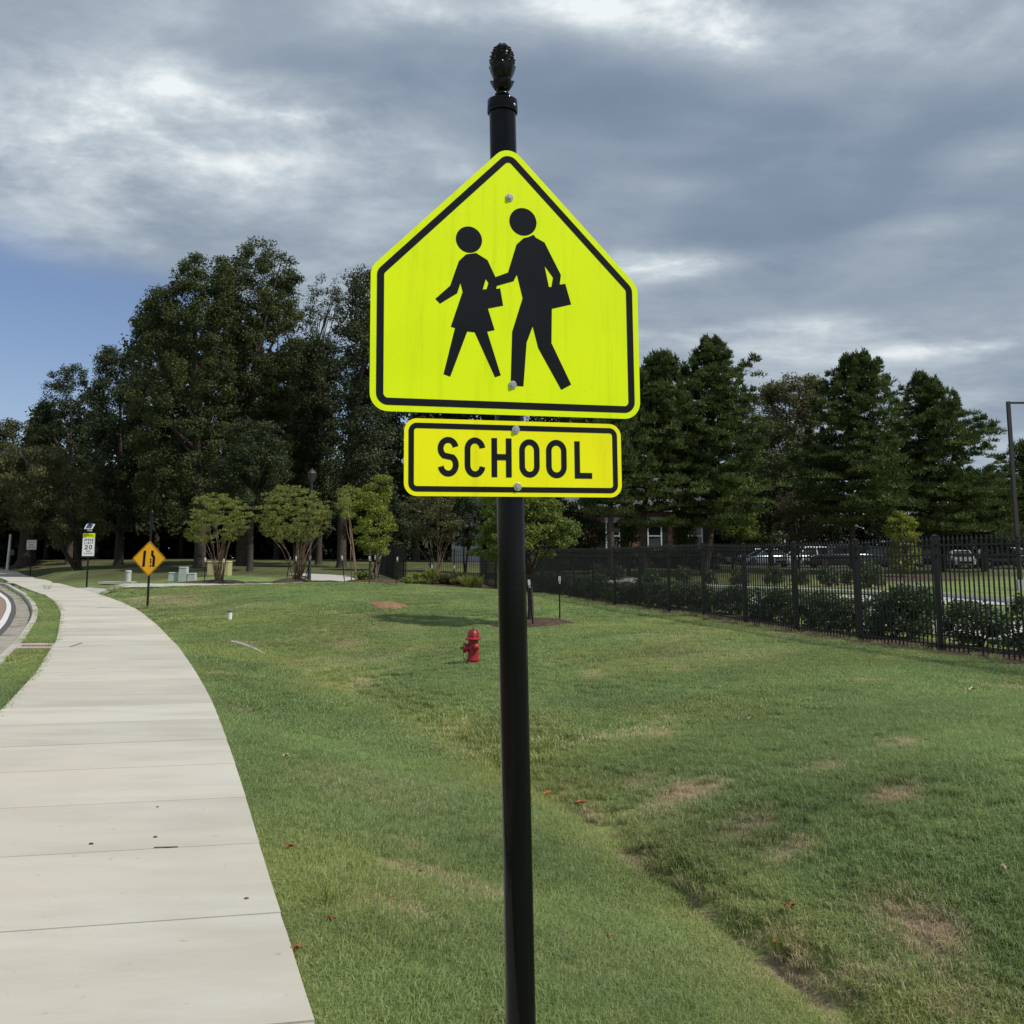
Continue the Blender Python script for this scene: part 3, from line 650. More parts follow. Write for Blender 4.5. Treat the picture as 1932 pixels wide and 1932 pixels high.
grass = bpy.data.objects.new('grass', me); COL.objects.link(grass); tag(grass, 'short mown grass blades covering the lawn', 'grass', kind='stuff')
ng = bpy.data.node_groups.new('grass_scatter', 'GeometryNodeTree')
ng.interface.new_socket('Geometry', in_out='INPUT', socket_type='NodeSocketGeometry'); ng.interface.new_socket('Geometry', in_out='OUTPUT', socket_type='NodeSocketGeometry')
gb = NB(ng); gin = gb.n('NodeGroupInput'); gout = gb.n('NodeGroupOutput'); jn = gb.n('GeometryNodeJoinGeometry')
def NA(n_): return gb.n('GeometryNodeInputNamedAttribute', {'Name': n_}, data_type='FLOAT').outputs[0]
def sepg(g, attr, val):
    cmp_ = gb.n('FunctionNodeCompare', {0: NA(attr), 1: float(val), }, data_type='FLOAT', operation='EQUAL'); cmp_.inputs['Epsilon'].default_value = .1
    s_ = gb.n('GeometryNodeSeparateGeometry', {0: g, 1: cmp_.outputs[0]}, domain='POINT'); return s_.outputs
s0 = sepg(gin.outputs[0], 'isc', 1)
for i in range(len(GVARS)):
    cl = sepg(s0[0], 'vr', i)[0]; pt = sepg(s0[1], 'vr', i)[0]
    rv = gb.n('ShaderNodeCombineXYZ', {2: NA('rt')}).outputs[0]; er = gb.n('FunctionNodeEulerToRotation', {0: rv}).outputs[0]
    m2p = gb.n('GeometryNodeMeshToPoints', {0: pt}).outputs[0]
    io = gb.n('GeometryNodeInstanceOnPoints', {'Points': m2p, 'Instance': cl, 'Rotation': er, 'Scale': NA('sc')})
    ng.links.new(io.outputs[0], jn.inputs[0])
ng.links.new(jn.outputs[0], gout.inputs[0])
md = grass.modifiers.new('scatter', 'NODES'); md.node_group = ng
print('grass points', npt)
# ------------------------------------------------------------------ school crossing sign on its black post
Q = [-0.004514611388510122, 2.752109734785893, 1.9907305181948698, 0.3034508544826232, 0.00827692287523193, -0.01143216874763604]
SM = Matrix.Rotation(Q[3], 3, 'Z') @ Matrix.Rotation(Q[4], 3, 'X') @ Matrix.Rotation(Q[5], 3, 'Y')
SO = Vector(Q[:3])
AX = lambda z: Vector((.0226-(z-.4445)*.020611, 2.795, z))      # axis of the slightly leaning post
zb = g1(AX(0).x, AX(0).y)-.05
sp = empty('school_crossing_sign', (AX(zb).x, 2.795, zb), label='large lime-yellow school crossing sign with SCHOOL plaque on a glossy black post', cat='road sign')
SB = Vector(sp.location)
def rel(base): return lambda v: tuple(Vector(v)-base)
def PLc(x, z, off): return SO+SM @ Vector((x, -off, z))
def rpoly(corn, rad, inset=0., n=8):
    """polygon with rounded corners, shrunk by inset"""
    P = [Vector((c[0], c[1])) for c in corn]; N = len(P)
    if inset:
        E_ = []
        for i in range(N):
            d = (P[(i+1) % N]-P[i]).normalized(); E_.append((P[i]+Vector((-d.y, d.x))*inset, d))
        Q_ = []
        for i in range(N):
            (p, d), (q, e_) = E_[i-1], E_[i]; cr_ = d.x*e_.y-d.y*e_.x; t = ((q-p).x*e_.y-(q-p).y*e_.x)/cr_; Q_.append(p+d*t)
        P = Q_
    r = max(rad-inset, .002); out = []
    for i in range(N):
        a, c, e_ = P[i-1], P[i], P[(i+1) % N]; d1, d2 = (a-c).normalized(), (e_-c).normalized(); th = d1.angle(d2); t = r/math.tan(th/2)
        o_ = c+(d1+d2).normalized()*(r/math.sin(th/2)); s1, s2 = c+d1*t-o_, c+d2*t-o_
        a1 = math.atan2(s1.y, s1.x); da = (math.atan2(s2.y, s2.x)-a1+math.pi) % (2*math.pi)-math.pi
        out += [(o_.x+r*math.cos(a1+da*k/n), o_.y+r*math.sin(a1+da*k/n)) for k in range(n+1)]
    return out
def plate(name, outl, PF, off, th, m, parent, base, holes=()):
    """flat plate or print from an outline (and holes) in sign coordinates"""
    loops = [outl]+list(holes); pts = [p for l in loops for p in l]
    tri = tessellate_polygon([[Vector((p[0], p[1], 0)) for p in l] for l in loops])
    V = [PF(p[0], p[1], off+th) for p in pts]+[PF(p[0], p[1], off) for p in pts]; n = len(pts); Fc = []
    for a, c, e_ in tri:
        A, B_, C_ = [Vector(pts[i]) for i in (a, c, e_)]
        if (B_-A).cross(C_-A) < 0: a, c = c, a
        Fc.append((a, c, e_)); Fc.append((n+a, n+e_, n+c))
    o = 0
    for l in loops:
        L = len(l)
        for i in range(L): j = (i+1) % L; Fc.append((o+i, n+o+i, n+o+j, o+j))
        o += L
    me_V = [tuple(Vector(v)-base) for v in V]
    ob = obj(name, me_V, Fc, m, parent)
    import bmesh
    bm = bmesh.new(); bm.from_mesh(ob.data); bmesh.ops.recalc_face_normals(bm, faces=bm.faces); bm.to_mesh(ob.data); bm.free()
    return ob
pent = [(-.381, 0), (.381, 0), (.381, .381), (0, .762), (-.381, .381)]
panel = plate('sign_panel', rpoly(pent, .048), PLc, 0, .002, M['lime'], sp, SB)
plate('border', rpoly(pent, .048, .0165), PLc, .0022, .0004, M['print'], panel, SB, [rpoly(pent, .048, .0355)])
BODY = [(-.1225, .4351), (-.0942, .4412), (-.062, .4238), (-.0399, .378), (-.0038, .3934), (.0213, .4744), (.0415, .494), (.0559, .4986), (.0716, .5067), (.0772, .4987), (.1031, .4868), (.1501, .3974), (.1462, .3701), (.1626, .3735), (.1792, .3156), (.122, .2997), (.1195, .2032), (.1754, .0902), (.1463, .0742), (.0809, .1874), (.0657, .2471), (.0476, .2005), (.0373, .0798), (.0009, .0799), (.0067, .2289), (.0375, .3243), (.0217, .3891), (.0119, .3701), (-.0361, .3535), (-.0379, .3451), (-.0266, .3475), (-.0186, .2997), (-.0616, .2888), (-.0431, .2305), (-.0642, .225), (-.0267, .1074), (-.0428, .1013), (-.099, .2214), (-.1198, .2224), (-.1667, .0977), (-.185, .1038), (-.1536, .2297), (-.165, .2333), (-.1321, .3305), (-.1381, .3546), (-.1474, .3256), (-.1947, .2939), (-.2076, .3065), (-.1665, .3455), (-.1423, .4154)]
h1 = [(-.0673, .3705), (-.0596, .3601), (-.0652, .3427), (-.0758, .3409)]; h2 = [(.1022, .4202), (.1267, .3884), (.1217, .3617), (.1142, .3611)]
plate('walking_children', BODY, PLc, .0022, .0004, M['print'], panel, SB, [h1, h2])
circ = lambda cx_, cy_, rx, ry, n=40: [(cx_+rx*math.cos(2*math.pi*k/n), cy_+ry*math.sin(2*math.pi*k/n)) for k in range(n)]
plate('head', circ(-.1139, .4771, .0367, .0368), PLc, .0022, .0004, M['print'], panel, SB)
plate('head', circ(.0408, .5407, .0394, .0394), PLc, .0022, .0004, M['print'], panel, SB)
def bolt(x, z, parent):
    m_ = MB(); c = PLc(x, z, .0026); rot = SM.to_4x4() @ Matrix.Rotation(R(90), 4, 'X')
    def ring(prof, n):
        mm = MB(); mm.lathe(prof, (0, 0, 0), n); V = [tuple(c+(rot @ Vector(v))) for v in mm.V]; m_.add(V, mm.F)
    ring([(.0112, 0), (.0112, .0016), (.0104, .0022), (.004, .0022)], 28); ring([(.0062, .0022), (.0062, .006), (.0056, .0068), (.001, .0069)], 6)
    return m_.build('bolt', M['zinc'], parent, xf=rel(SB))
bolt(.002, .6065, panel); bolt(.0065, .0823, panel)
px0, pz0 = .0150, -.0161-.203
rect = [(px0-.305, pz0), (px0+.305, pz0), (px0+.305, pz0+.203), (px0-.305, pz0+.203)]
plq = plate('plaque', rpoly(rect, .034), PLc, 0, .002, M['yellow'], sp, SB)
plate('border', rpoly(rect, .034, .0115), PLc, .0022, .0004, M['print'], plq, SB, [rpoly(rect, .034, .0260)])
bolt(.0143, -.0397, plq); bolt(.0178, -.1929, plq)
# stroke letters
def arc(cx_, cy_, rx, ry, a0, a1, n=14): return [(cx_+rx*math.cos(R(a0+(a1-a0)*k/n)), cy_+ry*math.sin(R(a0+(a1-a0)*k/n))) for k in range(n+1)]
G = {
 'S': [(arc(.5, .745, .5, .255, 12, 235)+arc(.5, .265, .5, .265, 55, -168), 0)],
 'C': [(arc(.5, .74, .5, .26, 8, 180)+arc(.5, .26, .5, .26, 180, 352), 0)],
 'H': [([(0, 0), (0, 1)], 1), ([(1, 0), (1, 1)], 1), ([(0, .52), (1, .52)], 2)],
 'O': [(arc(.5, .74, .5, .26, 0, 180)+arc(.5, .26, .5, .26, 180, 360)+[(1, .74)], 3)],
 'L': [([(0, 1), (0, 0), (1, 0)], 1)],
 'P': [([(0, 0), (0, 1)], 1), ([(0, 1)]+arc(.6, .76, .4, .24, 90, -90)+[(0, .52)], 2)],
 'E': [([(1, 1), (0, 1), (0, 0), (1, 0)], 1), ([(0, .5), (.85, .5)], 2)],
 'D': [([(0, 0), (0, 1)]+arc(.5, .65, .5, .35, 90, 0)+arc(.5, .35, .5, .35, 0, -90)+[(0, 0)], 1)],
 'I': [([(.5, 0), (.5, 1)], 1)], 'M': [([(0, 0), (0, 1), (.5, .35), (1, 1), (1, 0)], 1)], 'T': [([(0, 1), (1, 1)], 1), ([(.5, 0), (.5, 1)], 2)],
 '2': [(arc(.5, .72, .5, .28, 165, -30)+[(0, 0), (1, 0)], 1)], '0': [(arc(.5, .7, .5, .3, 0, 180)+arc(.5, .3, .5, .3, 180, 360)+[(1, .7)], 3)],
 'W': [([(0, 1), (.25, 0), (.5, .8), (.75, 0), (1, 1)], 1)], 'N': [([(0, 0), (0, 1), (1, 0), (1, 1)], 1)], 'F': [([(0, 0), (0, 1), (1, 1)], 1), ([(0, .5), (.8, .5)], 2)],
 'A': [([(0, 0), (.5, 1), (1, 0)], 1), ([(.2, .35), (.8, .35)], 2)], 'G': [(arc(.5, .7, .5, .3, 15, 180)+arc(.5, .3, .5, .3, 180, 360)+[(1, .45), (.55, .45)], 1)],
 'R': [([(0, 0), (0, 1)], 1), ([(0, 1)]+arc(.6, .76, .4, .24, 90, -90)+[(0, .52)], 2), ([(.5, .5), (1, 0)], 1)], 'U': [([(0, 1), (0, .3)]+arc(.5, .3, .5, .3, 180, 360)+[(1, 1)], 1)],
}
def strokemesh(mb_, ch, x0, z0, x1, z1, w, PF, off, base, dz=.0004):
    """letter of constant stroke inside a box; strokes lie a hair above one another"""
    h = w/2
    for si, (path, kind) in enumerate(G[ch]):
        P = []
        for (a, c) in path:
            X = x0+h+a*(x1-x0-w); Z = z0+h+c*(z1-z0-w)
            if kind == 1:  # straight letters reach the box edge
                pass
            P.append(Vector((X, Z)))
        P = [p for i, p in enumerate(P) if i == 0 or (p-P[i-1]).length > 1e-5]
        closed = (P[0]-P[-1]).length < 1e-4
        if closed: P = P[:-1]
        elif kind == 1:
            P[0] = P[0]-(P[1]-P[0]).normalized()*h; P[-1] = P[-1]+(P[-1]-P[-2]).normalized()*h
        n = len(P); V = []
        for i in range(n):
            a = P[i-1] if (i or closed) else None; c = P[(i+1) % n] if (i < n-1 or closed) else None
            d1 = (P[i]-a).normalized() if a is not None else None; d2 = (c-P[i]).normalized() if c is not None else None
            d1 = d1 or d2; d2 = d2 or d1; nn_ = Vector((-(d1+d2).y, (d1+d2).x)); nn_ = nn_.normalized() if nn_.length > 1e-6 else Vector((-d1.y, d1.x))
            k = h/max(.35, nn_.dot(Vector((-d1.y, d1.x))))
            for sgn in (1, -1): V.append(tuple(Vector(PF(P[i].x+nn_.x*k*sgn, P[i].y+nn_.y*k*sgn, off+dz*si))-base))
        Fc = [(2*i, 2*i+1, (2*(i+1)+1) % (2*n), (2*(i+1)) % (2*n)) for i in range(n if closed else n-1)]
        mb_.add(V, Fc)
for ch, x0, x1, z0, z1 in [('S', -.2009, -.1439, -.1679, -.0630), ('C', -.1278, -.0710, -.1686, -.0628), ('H', -.0541, .0020, -.1676, -.0631), ('O', .0236, .0811, -.1677, -.0639), ('O', .0997, .1588, -.1683, -.0637), ('L', .1817, .2325, -.1684, -.0662)]:
    lm = MB(); strokemesh(lm, ch, x0, z0, x1, z1, .0158, PLc, .0026, SB, .0003)
    lo_ = lm.build('letter', M['print'], plq)
# post, collar, finial
mb = MB(); mb.tube([AX(z) for z in (zb-.1, .6, 1.4, 2.2, 2.87)], .0381, 40); mb.build('post', M['black'], sp, True, xf=rel(SB))
mb = MB(); c = AX(2.865)
mb.lathe([(.0385, 0), (.0425, .0), (.0435, .002), (.0435, .034), (.0425, .037), (.0385, .0385), (.02, .039)], tuple(c), 40); col_ = mb.build('collar', M['black'], sp, True, xf=rel(SB))
mb = MB(); c2_ = c+Vector((.0335, -.0285, .014)); mb.lathe([(.004, 0), (.004, .002), (.002, .0025)], (0, 0, 0), 10); rt = Vector((.76, -.65, 0)).to_track_quat('Z', 'Y').to_matrix()
mb.V = [tuple(c2_+rt @ Vector(v)) for v in mb.V]; mb.build('set_screw', M['zinc'], col_, xf=rel(SB))
fb = AX(2.903)
fin = MB(); fin.lathe([(.022, 0), (.0185, .003), (.017, .006), (.0165, .0105), (.019, .013), (.0212, .016), (.0212, .019), (.0195, .0225), (.0145, .0255), (.0135, .030), (.017, .033), (.0235, .038), (.0285, .044), (.0300, .050), (.0285, .056), (.024, .061), (.0225, .064), (.027, .070), (.030, .080), (.033, .100), (.033, .115), (.031, .130), (.0275, .145), (.021, .158), (.012, .167), (.004, .170)], tuple(fb), 32)
fin_o = fin.build('finial', M['cast'], sp, True, xf=rel(SB))
sc_ = MB(); prof = [(.030, .098), (.0335, .110), (.0335, .122), (.0315, .134), (.028, .146), (.0225, .156), (.0150, .164)]
for i, (r_, z_) in enumerate(prof):
    nsc = [12, 12, 12, 11, 10, 8, 6][i]
    for k in range(nsc):
        a = 2*math.pi*(k+.5*(i % 2))/nsc; hw_ = math.pi*r_/nsc*1.12; hh_ = .0095; er = Vector((math.cos(a), math.sin(a), 0)); et = Vector((-math.sin(a), math.cos(a), 0)); cc_ = fb+er*(r_-.001)+Vector((0, 0, z_))
        sl_ = .25 if z_ < .13 else .9
        V = [cc_-et*hw_, cc_-Vector((0, 0, hh_))+er*.001, cc_+et*hw_, cc_+Vector((0, 0, hh_))-er*(hh_*sl_*.6), cc_+er*.0062+Vector((0, 0, .0012))]
        sc_.add(V, [(0, 1, 4), (1, 2, 4), (2, 3, 4), (3, 0, 4)])
tag(sc_.build('cone_scales', M['cast'], fin_o, xf=rel(SB)), kind='stuff')
def petal(a, r0, z0, r1, z1, h, wd, cup, name):
    m_ = MB(); V = []; nr, ncol = 7, 5
    for i in range(nr):
        t = i/(nr-1); z_ = z0+h*t; r_ = r0+(r1-r0)*math.sin(t*1.5)+(.0015*(t-.75)*4 if t > .75 else 0); w_ = wd*math.sin(math.pi*min(.999, .18+.80*t))**.6*(1 if t < .95 else .3)
        for j in range(ncol):
            q = (j/(ncol-1)-.5)*2; aa = a+q*w_/r_; rr_ = r_-cup*q*q+(.0016 if j == 2 else 0)
            V.append(fb+Vector((math.cos(aa)*rr_, math.sin(aa)*rr_, z_)))
    n0 = len(V); V += [v-Vector(((v-fb).x, (v-fb).y, 0)).normalized()*.0022 for v in V]; Fc = []
    for i in range(nr-1):
        for j in range(ncol-1):
            q_ = (i*ncol+j, i*ncol+j+1, (i+1)*ncol+j+1, (i+1)*ncol+j); Fc.append(q_); Fc.append(tuple(n0+k for k in reversed(q_)))
    bd = [j for j in range(ncol)]+[i*ncol+ncol-1 for i in range(1, nr)]+[(nr-1)*ncol+j for j in range(ncol-2, -1, -1)]+[i*ncol for i in range(nr-2, 0, -1)]
    for i in range(len(bd)): a_, b_ = bd[i], bd[(i+1) % len(bd)]; Fc.append((b_, a_, n0+a_, n0+b_))
    m_.add(V, Fc); return m_.build(name, M['cast'], fin_o, True, xf=rel(SB))
for k in range(7): petal(2*math.pi*k/7+.2, .0225, .063, .0372, .1, .044, .021, .0015, 'leaf')
for k in range(6): petal(2*math.pi*k/6, .0215, .034, .0325, .06, .026, .020, .0006, 'lower_leaf')

# ------------------------------------------------------------------ smaller signs along the walk
def signpost(u, Y, name, label, cat, post_h, yaw, r=.035, extra=None):
    p = gp(u, Y, -.02); e_ = empty(name, tuple(p), yaw, label=label, cat=cat)
    mb = MB(); mb.tube([(0, 0, -.2), (0, 0, post_h)], r, 12); mb.build('post', M['blackm'], e_, True); return e_
LP = lambda x, z, off: Vector((x, -off-.05, z))
Z0 = Vector((0, 0, 0))
def ftop(e_, z, s=1.):
    mb = MB(); mb.lathe([(.05*s, z), (.05*s, z+.05*s), (.02*s, z+.06*s), (.02*s, z+.09*s), (.045*s, z+.12*s), (.05*s, z+.17*s), (.04*s, z+.22*s), (.015*s, z+.25*s), (.003, z+.26*s)], (0, 0, 0), 14); return mb.build('finial', M['blackm'], e_, True)
def words(e_, txt, xc_, z, h, wid, gap, st, m, parent, name='letter'):
    n = len(txt); tot = n*wid+(n-1)*gap; x = xc_-tot/2
    for ch in txt:
        if ch != ' ': lm = MB(); strokemesh(lm, ch, x, z, x+wid, z+h, st, LP, .0045, Z0, .001); lm.build(name, m, parent)
        x += wid+gap
# diamond
ds = signpost(278.5, 32.5, 'lane_narrows_sign', 'amber diamond lane-merge sign on black post beside the walk', 'road sign', 2.78, R(-6))
zc_ = 1.6+(HZ-1054.)*32.5/F-ds.location.z; hd = .548
dm = [(0, zc_-hd), (hd, zc_), (0, zc_+hd), (-hd, zc_)]
dp_ = plate('sign_panel', rpoly(dm, .05), LP, 0, .003, M['orange'], ds, Z0)
plate('border', rpoly(dm, .05, .014), LP, .0035, .001, M['print'], dp_, Z0, [rpoly(dm, .045, .032)])
sc3 = .00341; L3 = lambda x, y: ((x-1383)*sc3, zc_-(y-580)*sc3)
plate('lane_bar', [L3(1321, 655), L3(1346, 655), L3(1353, 507), L3(1329, 507)], LP, .0035, .001, M['print'], dp_, Z0)
plate('merging_bar', [L3(1415, 655), L3(1440, 655), L3(1443, 565), L3(1425, 543), L3(1425, 507), L3(1401, 507), L3(1401, 552), L3(1418, 574)], LP, .0035, .001, M['print'], dp_, Z0)
for yy in (588, 612, 645): plate('dash', [L3(1394, yy+11), L3(1407, yy+11), L3(1408, yy-10), L3(1395, yy-10)], LP, .0035, .001, M['print'], dp_, Z0)
ftop(ds, 2.78, 1.1)
# school speed limit
ss = signpost(163.3, 54, 'school_speed_limit_sign', 'white SPEED LIMIT 20 sign with lime SCHOOL header and small solar panel', 'road sign', 3.35, R(2), .045)
zt = 1.6+(HZ-1007.)*54/F-ss.location.z; hh_ = 1.17; wd_ = .31
mbk = MB(); mbk.box((0, -.03, zt-hh_/2-.02), (.70, .03, hh_+.14)); mbk.build('backing_board', M['blackm'], ss)
pn = plate('sign_panel', rpoly([(-wd_, zt-hh_), (wd_, zt-hh_), (wd_, zt-.235), (-wd_, zt-.235)], .03), LP, 0, .003, M['whitesign'], ss, Z0)
hn = plate('header_panel', rpoly([(-wd_, zt-.23), (wd_, zt-.23), (wd_, zt), (-wd_, zt)], .03), LP, 0, .003, M['lime'], ss, Z0)
words(ss, 'SCHOOL', 0, zt-.175, .12, .066, .022, .022, M['print'], hn)
words(ss, 'SPEED', 0, zt-.41, .125, .075, .026, .026, M['print'], pn); words(ss, 'LIMIT', 0, zt-.565, .115, .07, .026, .024, M['print'], pn)
words(ss, '20', 0, zt-.83, .225, .17, .05, .045, M['print'], pn, 'numeral'); words(ss, 'WHEN', 0, zt-.955, .07, .042, .018, .014, M['print'], pn); words(ss, 'FLASHING', 0, zt-1.075, .07, .04, .015, .013, M['print'], pn)
spz = 1.6+(HZ-994.5)*54/F-ss.location.z
mb = MB(); rx = Matrix.Rotation(R(38), 3, 'X'); mb.box((0, -.05, spz), (.42, .42, .03), rx); pf = mb.build('solar_panel', M['lightgrey'], ss)
mb = MB(); mb.box((0, -.062, spz+.015), (.30, .35, .012), rx); mb.build('solar_cells', M['solar'], pf)
mb = MB(); mb.box((0, -.02, spz-.19), (.2, .12, .1)); mb.build('battery_box', M['lightgrey'], ss)
# right lane must turn right
rs = signpost(56, 81, 'right_turn_lane_sign', 'small white square sign lettered RIGHT LANE MUST TURN RIGHT on black post', 'road sign', 2.7, R(4), .045)
zt = 1.6+(HZ-1019.6)*81/F-rs.location.z; hw_ = .37
mb = MB(); mb.box((0, -.02, zt-hw_), (.84, .03, .86)); mb.build('backing_board', M['blackm'], rs)
pn = plate('sign_panel', rpoly([(-hw_, zt-.74), (hw_, zt-.74), (hw_, zt), (-hw_, zt)], .03), LP, 0, .003, M['whitesign'], rs, Z0)
words(rs, 'RIGHT LANE', 0, zt-.22, .10, .042, .018, .014, M['print'], pn); words(rs, 'MUST', 0, zt-.43, .11, .07, .03, .022, M['print'], pn); words(rs, 'TURN RIGHT', 0, zt-.63, .10, .042, .018, .014, M['print'], pn)
ftop(rs, 2.7+.1, 1.1)
# far left: black sign post seen edge on, pale pole
fs = signpost(18.5, 95, 'thin_black_post', 'thin black post beside the pale pole at far left', 'post', 1.9, R(60), .045)
mb = MB(); mb.box((0, -.05, 1.7), (.5, .02, .5)); mb.build('sign_panel', M['grey'], fs)
p = gp(12.5, 93, -.05); pole = empty('marker_pole', tuple(p), label='pale tapered utility pole wrapped by ivy at far left edge', cat='pole')
mb = MB(); mb.tube([(0, 0, 0), (.05, 0, 1.4), (.1, 0, 3.2)], [.13, .12, .10], 12); mb.build('shaft', M['white'], pole, True)
mb = MB(); mb.lathe([(.11, 3.2), (.12, 3.3), (.03, 3.4)], (.1, 0, 0), 12); mb.build('cap', M['white'], pole, True)

# ------------------------------------------------------------------ fire hydrant
hp = gp(893, 18.0, -.03); hy = empty('fire_hydrant', tuple(hp), R(0), label='red fire hydrant with chained side cap standing on the lawn', cat='hydrant')
S = .66/.64
def hsc(pr): return [(a*S, c*S) for a, c in pr]
mb = MB(); mb.lathe(hsc([(.098, -.05), (.098, .085), (.104, .088), (.110, .092), (.110, .112), (.104, .118), (.093, .120), (.090, .20), (.086, .33), (.084, .40), (.086, .425)]), (0, 0, 0), 28); body = mb.build('barrel', M['red'], hy, True)
mb = MB(); mb.lathe(hsc([(.07, .42), (.128, .425), (.135, .432), (.133, .445), (.122, .452), (.092, .462)]), (0, 0, 0), 28); mb.build('flange', M['red'], hy, True)
mb = MB(); mb.lathe(hsc([(.092, .455), (.091, .49), (.084, .53), (.068, .565), (.042, .588), (.02, .595), (.018, .60)]), (0, 0, 0), 28)
for k in range(8):
    a = 2*math.pi*k/8; mb.tube([(math.cos(a)*r_*S, math.sin(a)*r_*S, z_*S) for r_, z_ in [(.093, .465), (.092, .49), (.085, .532), (.069, .567), (.042, .591)]], .0055, 5)
bon = mb.build('bonnet', M['red'], hy, True)
mb = MB(); mb.lathe(hsc([(.026, .596), (.026, .604), (.015, .606), (.0135, .636), (.009, .64)]), (0, 0, 0), 5); mb.build('operating_nut', M['rust'], bon)
def nozzle(ang, r, L, z, big):
    ca_, sa_ = math.cos(ang), math.sin(ang); D_ = Vector((ca_, sa_, 0)); rq = D_.to_track_quat('Z', 'Y').to_matrix()
    def mk(pr, n, nm, par):
        m_ = MB(); m_.lathe(pr, (0, 0, 0), n); m_.V = [tuple(rq @ Vector(v)+Vector((0, 0, z))) for v in m_.V]; return m_.build(nm, M['red'], par, True)
    nz = mk([(r*1.05, .05), (r*.92, .10), (r*.92, L)], 20, 'nozzle', hy)
    cp_ = mk([(r*1.0, L), (r*1.12, L+.004), (r*1.12, L+.045), (r*.9, L+.052), (r*.3, L+.055)], 12, 'cap', nz)
    mk([(.022, L+.05), (.016, L+.075), (.014, L+.092), (.008, L+.095)], 5, 'cap_nut', nz)
nozzle(R(188), .073, .125, .305, True); nozzle(R(-62), .046, .095, .315, False)
mb = MB(); ch_ = [(-.165, -.03, .25), (-.168, -.035, .18), (-.155, -.035, .11), (-.12, -.03, .085), (-.095, -.02, .10)]
mb.tube(ch_, .006, 6)
for a_ in ch_: mb.lathe([(.004, -.012), (.010, 0), (.004, .012)], a_, 8)
mb.build('chain', M['rust'], hy)

# ------------------------------------------------------------------ iron fence
def picket_mesh():
    m_ = MB(); h = 1.72; w = .0095
    m_.box((0, 0, h/2), (2*w, 2*w, h)); m_.add([(-w, -w, h+.0), (w, -w, h), (w, w, h), (-w, w, h), (-w*1.5, -w*1.5, h+.02), (w*1.5, -w*1.5, h+.02), (w*1.5, w*1.5, h+.02), (-w*1.5, w*1.5, h+.02), (0, 0, h+.10)],
        [(0, 1, 5, 4), (1, 2, 6, 5), (2, 3, 7, 6), (3, 0, 4, 7), (4, 5, 8), (5, 6, 8), (6, 7, 8), (7, 4, 8)])
    return m_
PM = picket_mesh(); pk_me = meshdata('picket', PM.V, PM.F, M['blackm'])
pst = MB(); pst.box((0, 0, .9), (.068, .068, 1.9)); pst.add([(-.039, -.039, 1.85), (.039, -.039, 1.85), (.039, .039, 1.85), (-.039, .039, 1.85), (-.039, -.039, 1.865), (.039, -.039, 1.865), (.039, .039, 1.865), (-.039, .039, 1.865), (0, 0, 1.885)],
    [(0, 3, 2, 1), (0, 1, 5, 4), (1, 2, 6, 5), (2, 3, 7, 6), (3, 0, 4, 7), (4, 5, 8), (5, 6, 8), (6, 7, 8), (7, 4, 8)]); post_me = meshdata('fence_post', pst.V, pst.F, M['blackm'])
def fence(name, pts, label, maxp, np_=20, hs=1., picks=True, group=None):
    e_ = empty(name, (pts[0][0], pts[0][1], g1(*pts[0])), label=label, cat='fence'); B0 = Vector(e_.location); cnt = 0; rest = MB()
    tops = [g1(x, y) for x, y in pts]
    for i, (x, y) in enumerate(pts):
        ob = bpy.data.objects.new('fence_post', post_me); COL.objects.link(ob); ob.parent = e_; ob.location = Vector((x, y, tops[i]-.05))-B0; ob.scale = (1, 1, hs)
        d = Vector(pts[min(i+1, len(pts)-1)])-Vector(pts[max(i-1, 0)]); ob.rotation_euler.z = math.atan2(d.y, d.x)
    for i in range(len(pts)-1):
        a, c = Vector((*pts[i], tops[i])), Vector((*pts[i+1], tops[i+1])); d = (c-a); ang = math.atan2(d.y, d.x); dn = d.normalized()
        for zr in (.11, 1.50, 1.66):
            m_ = MB(); hw2 = .012; sd_ = Vector((-dn.y, dn.x, 0)).normalized()*.018; up = Vector((0, 0, hw2)); A_, C_ = a+Vector((0, 0, zr*hs))+dn*.035, c+Vector((0, 0, zr*hs))-dn*.035
            V = [A_-sd_-up, A_+sd_-up, A_+sd_+up, A_-sd_+up, C_-sd_-up, C_+sd_-up, C_+sd_+up, C_-sd_+up]
            m_.add(V, [(0, 1, 2, 3), (7, 6, 5, 4), (0, 4, 5, 1), (1, 5, 6, 2), (2, 6, 7, 3), (3, 7, 4, 0)]); m_.build('rail', M['blackm'], e_, xf=rel(B0))
        if not picks: continue
        n = max(2, int(round(d.length/.113)))
        for k in range(1, n):
            p_ = a+d*(k/n)
            if cnt < maxp:
                ob = bpy.data.objects.new('picket', pk_me); COL.objects.link(ob); ob.parent = e_; ob.location = p_-B0; ob.rotation_euler.z = ang; ob.scale = (1, 1, hs); cnt += 1
            else: rest.add([(v[0]+p_.x, v[1]+p_.y, v[2]*hs+p_.z) for v in PM.V], PM.F)
    if rest.V: tag(rest.build('pickets', M['blackm'], e_, xf=rel(B0)), kind='stuff')
    return e_
fence('iron_fence', [(FX(k), FY(k)) for k in range(-2, 17)]+[(FX(16.55), FY(16.55))], 'long black iron picket fence running back along the right of the lawn', 290)
fence('iron_fence', [(FX(16.62)-.05, 55.0), (-3.05, 55), (-4.3, 55), (-5.6, 55.)], 'short black picket fence facing us behind the clay mound', 60)
fence('iron_fence', [(-5.72, 55.2), (-6.6, 58), (-7.6, 62), (-8.8, 67)], 'black picket fence going back from the corner post under the trees', 0)
fence('iron_fence', [(27.5+2.4*k, 77+.25*k) for k in range(9)], 'low black fence on the lawn in front of the dark parked cars', 0, hs=.72)

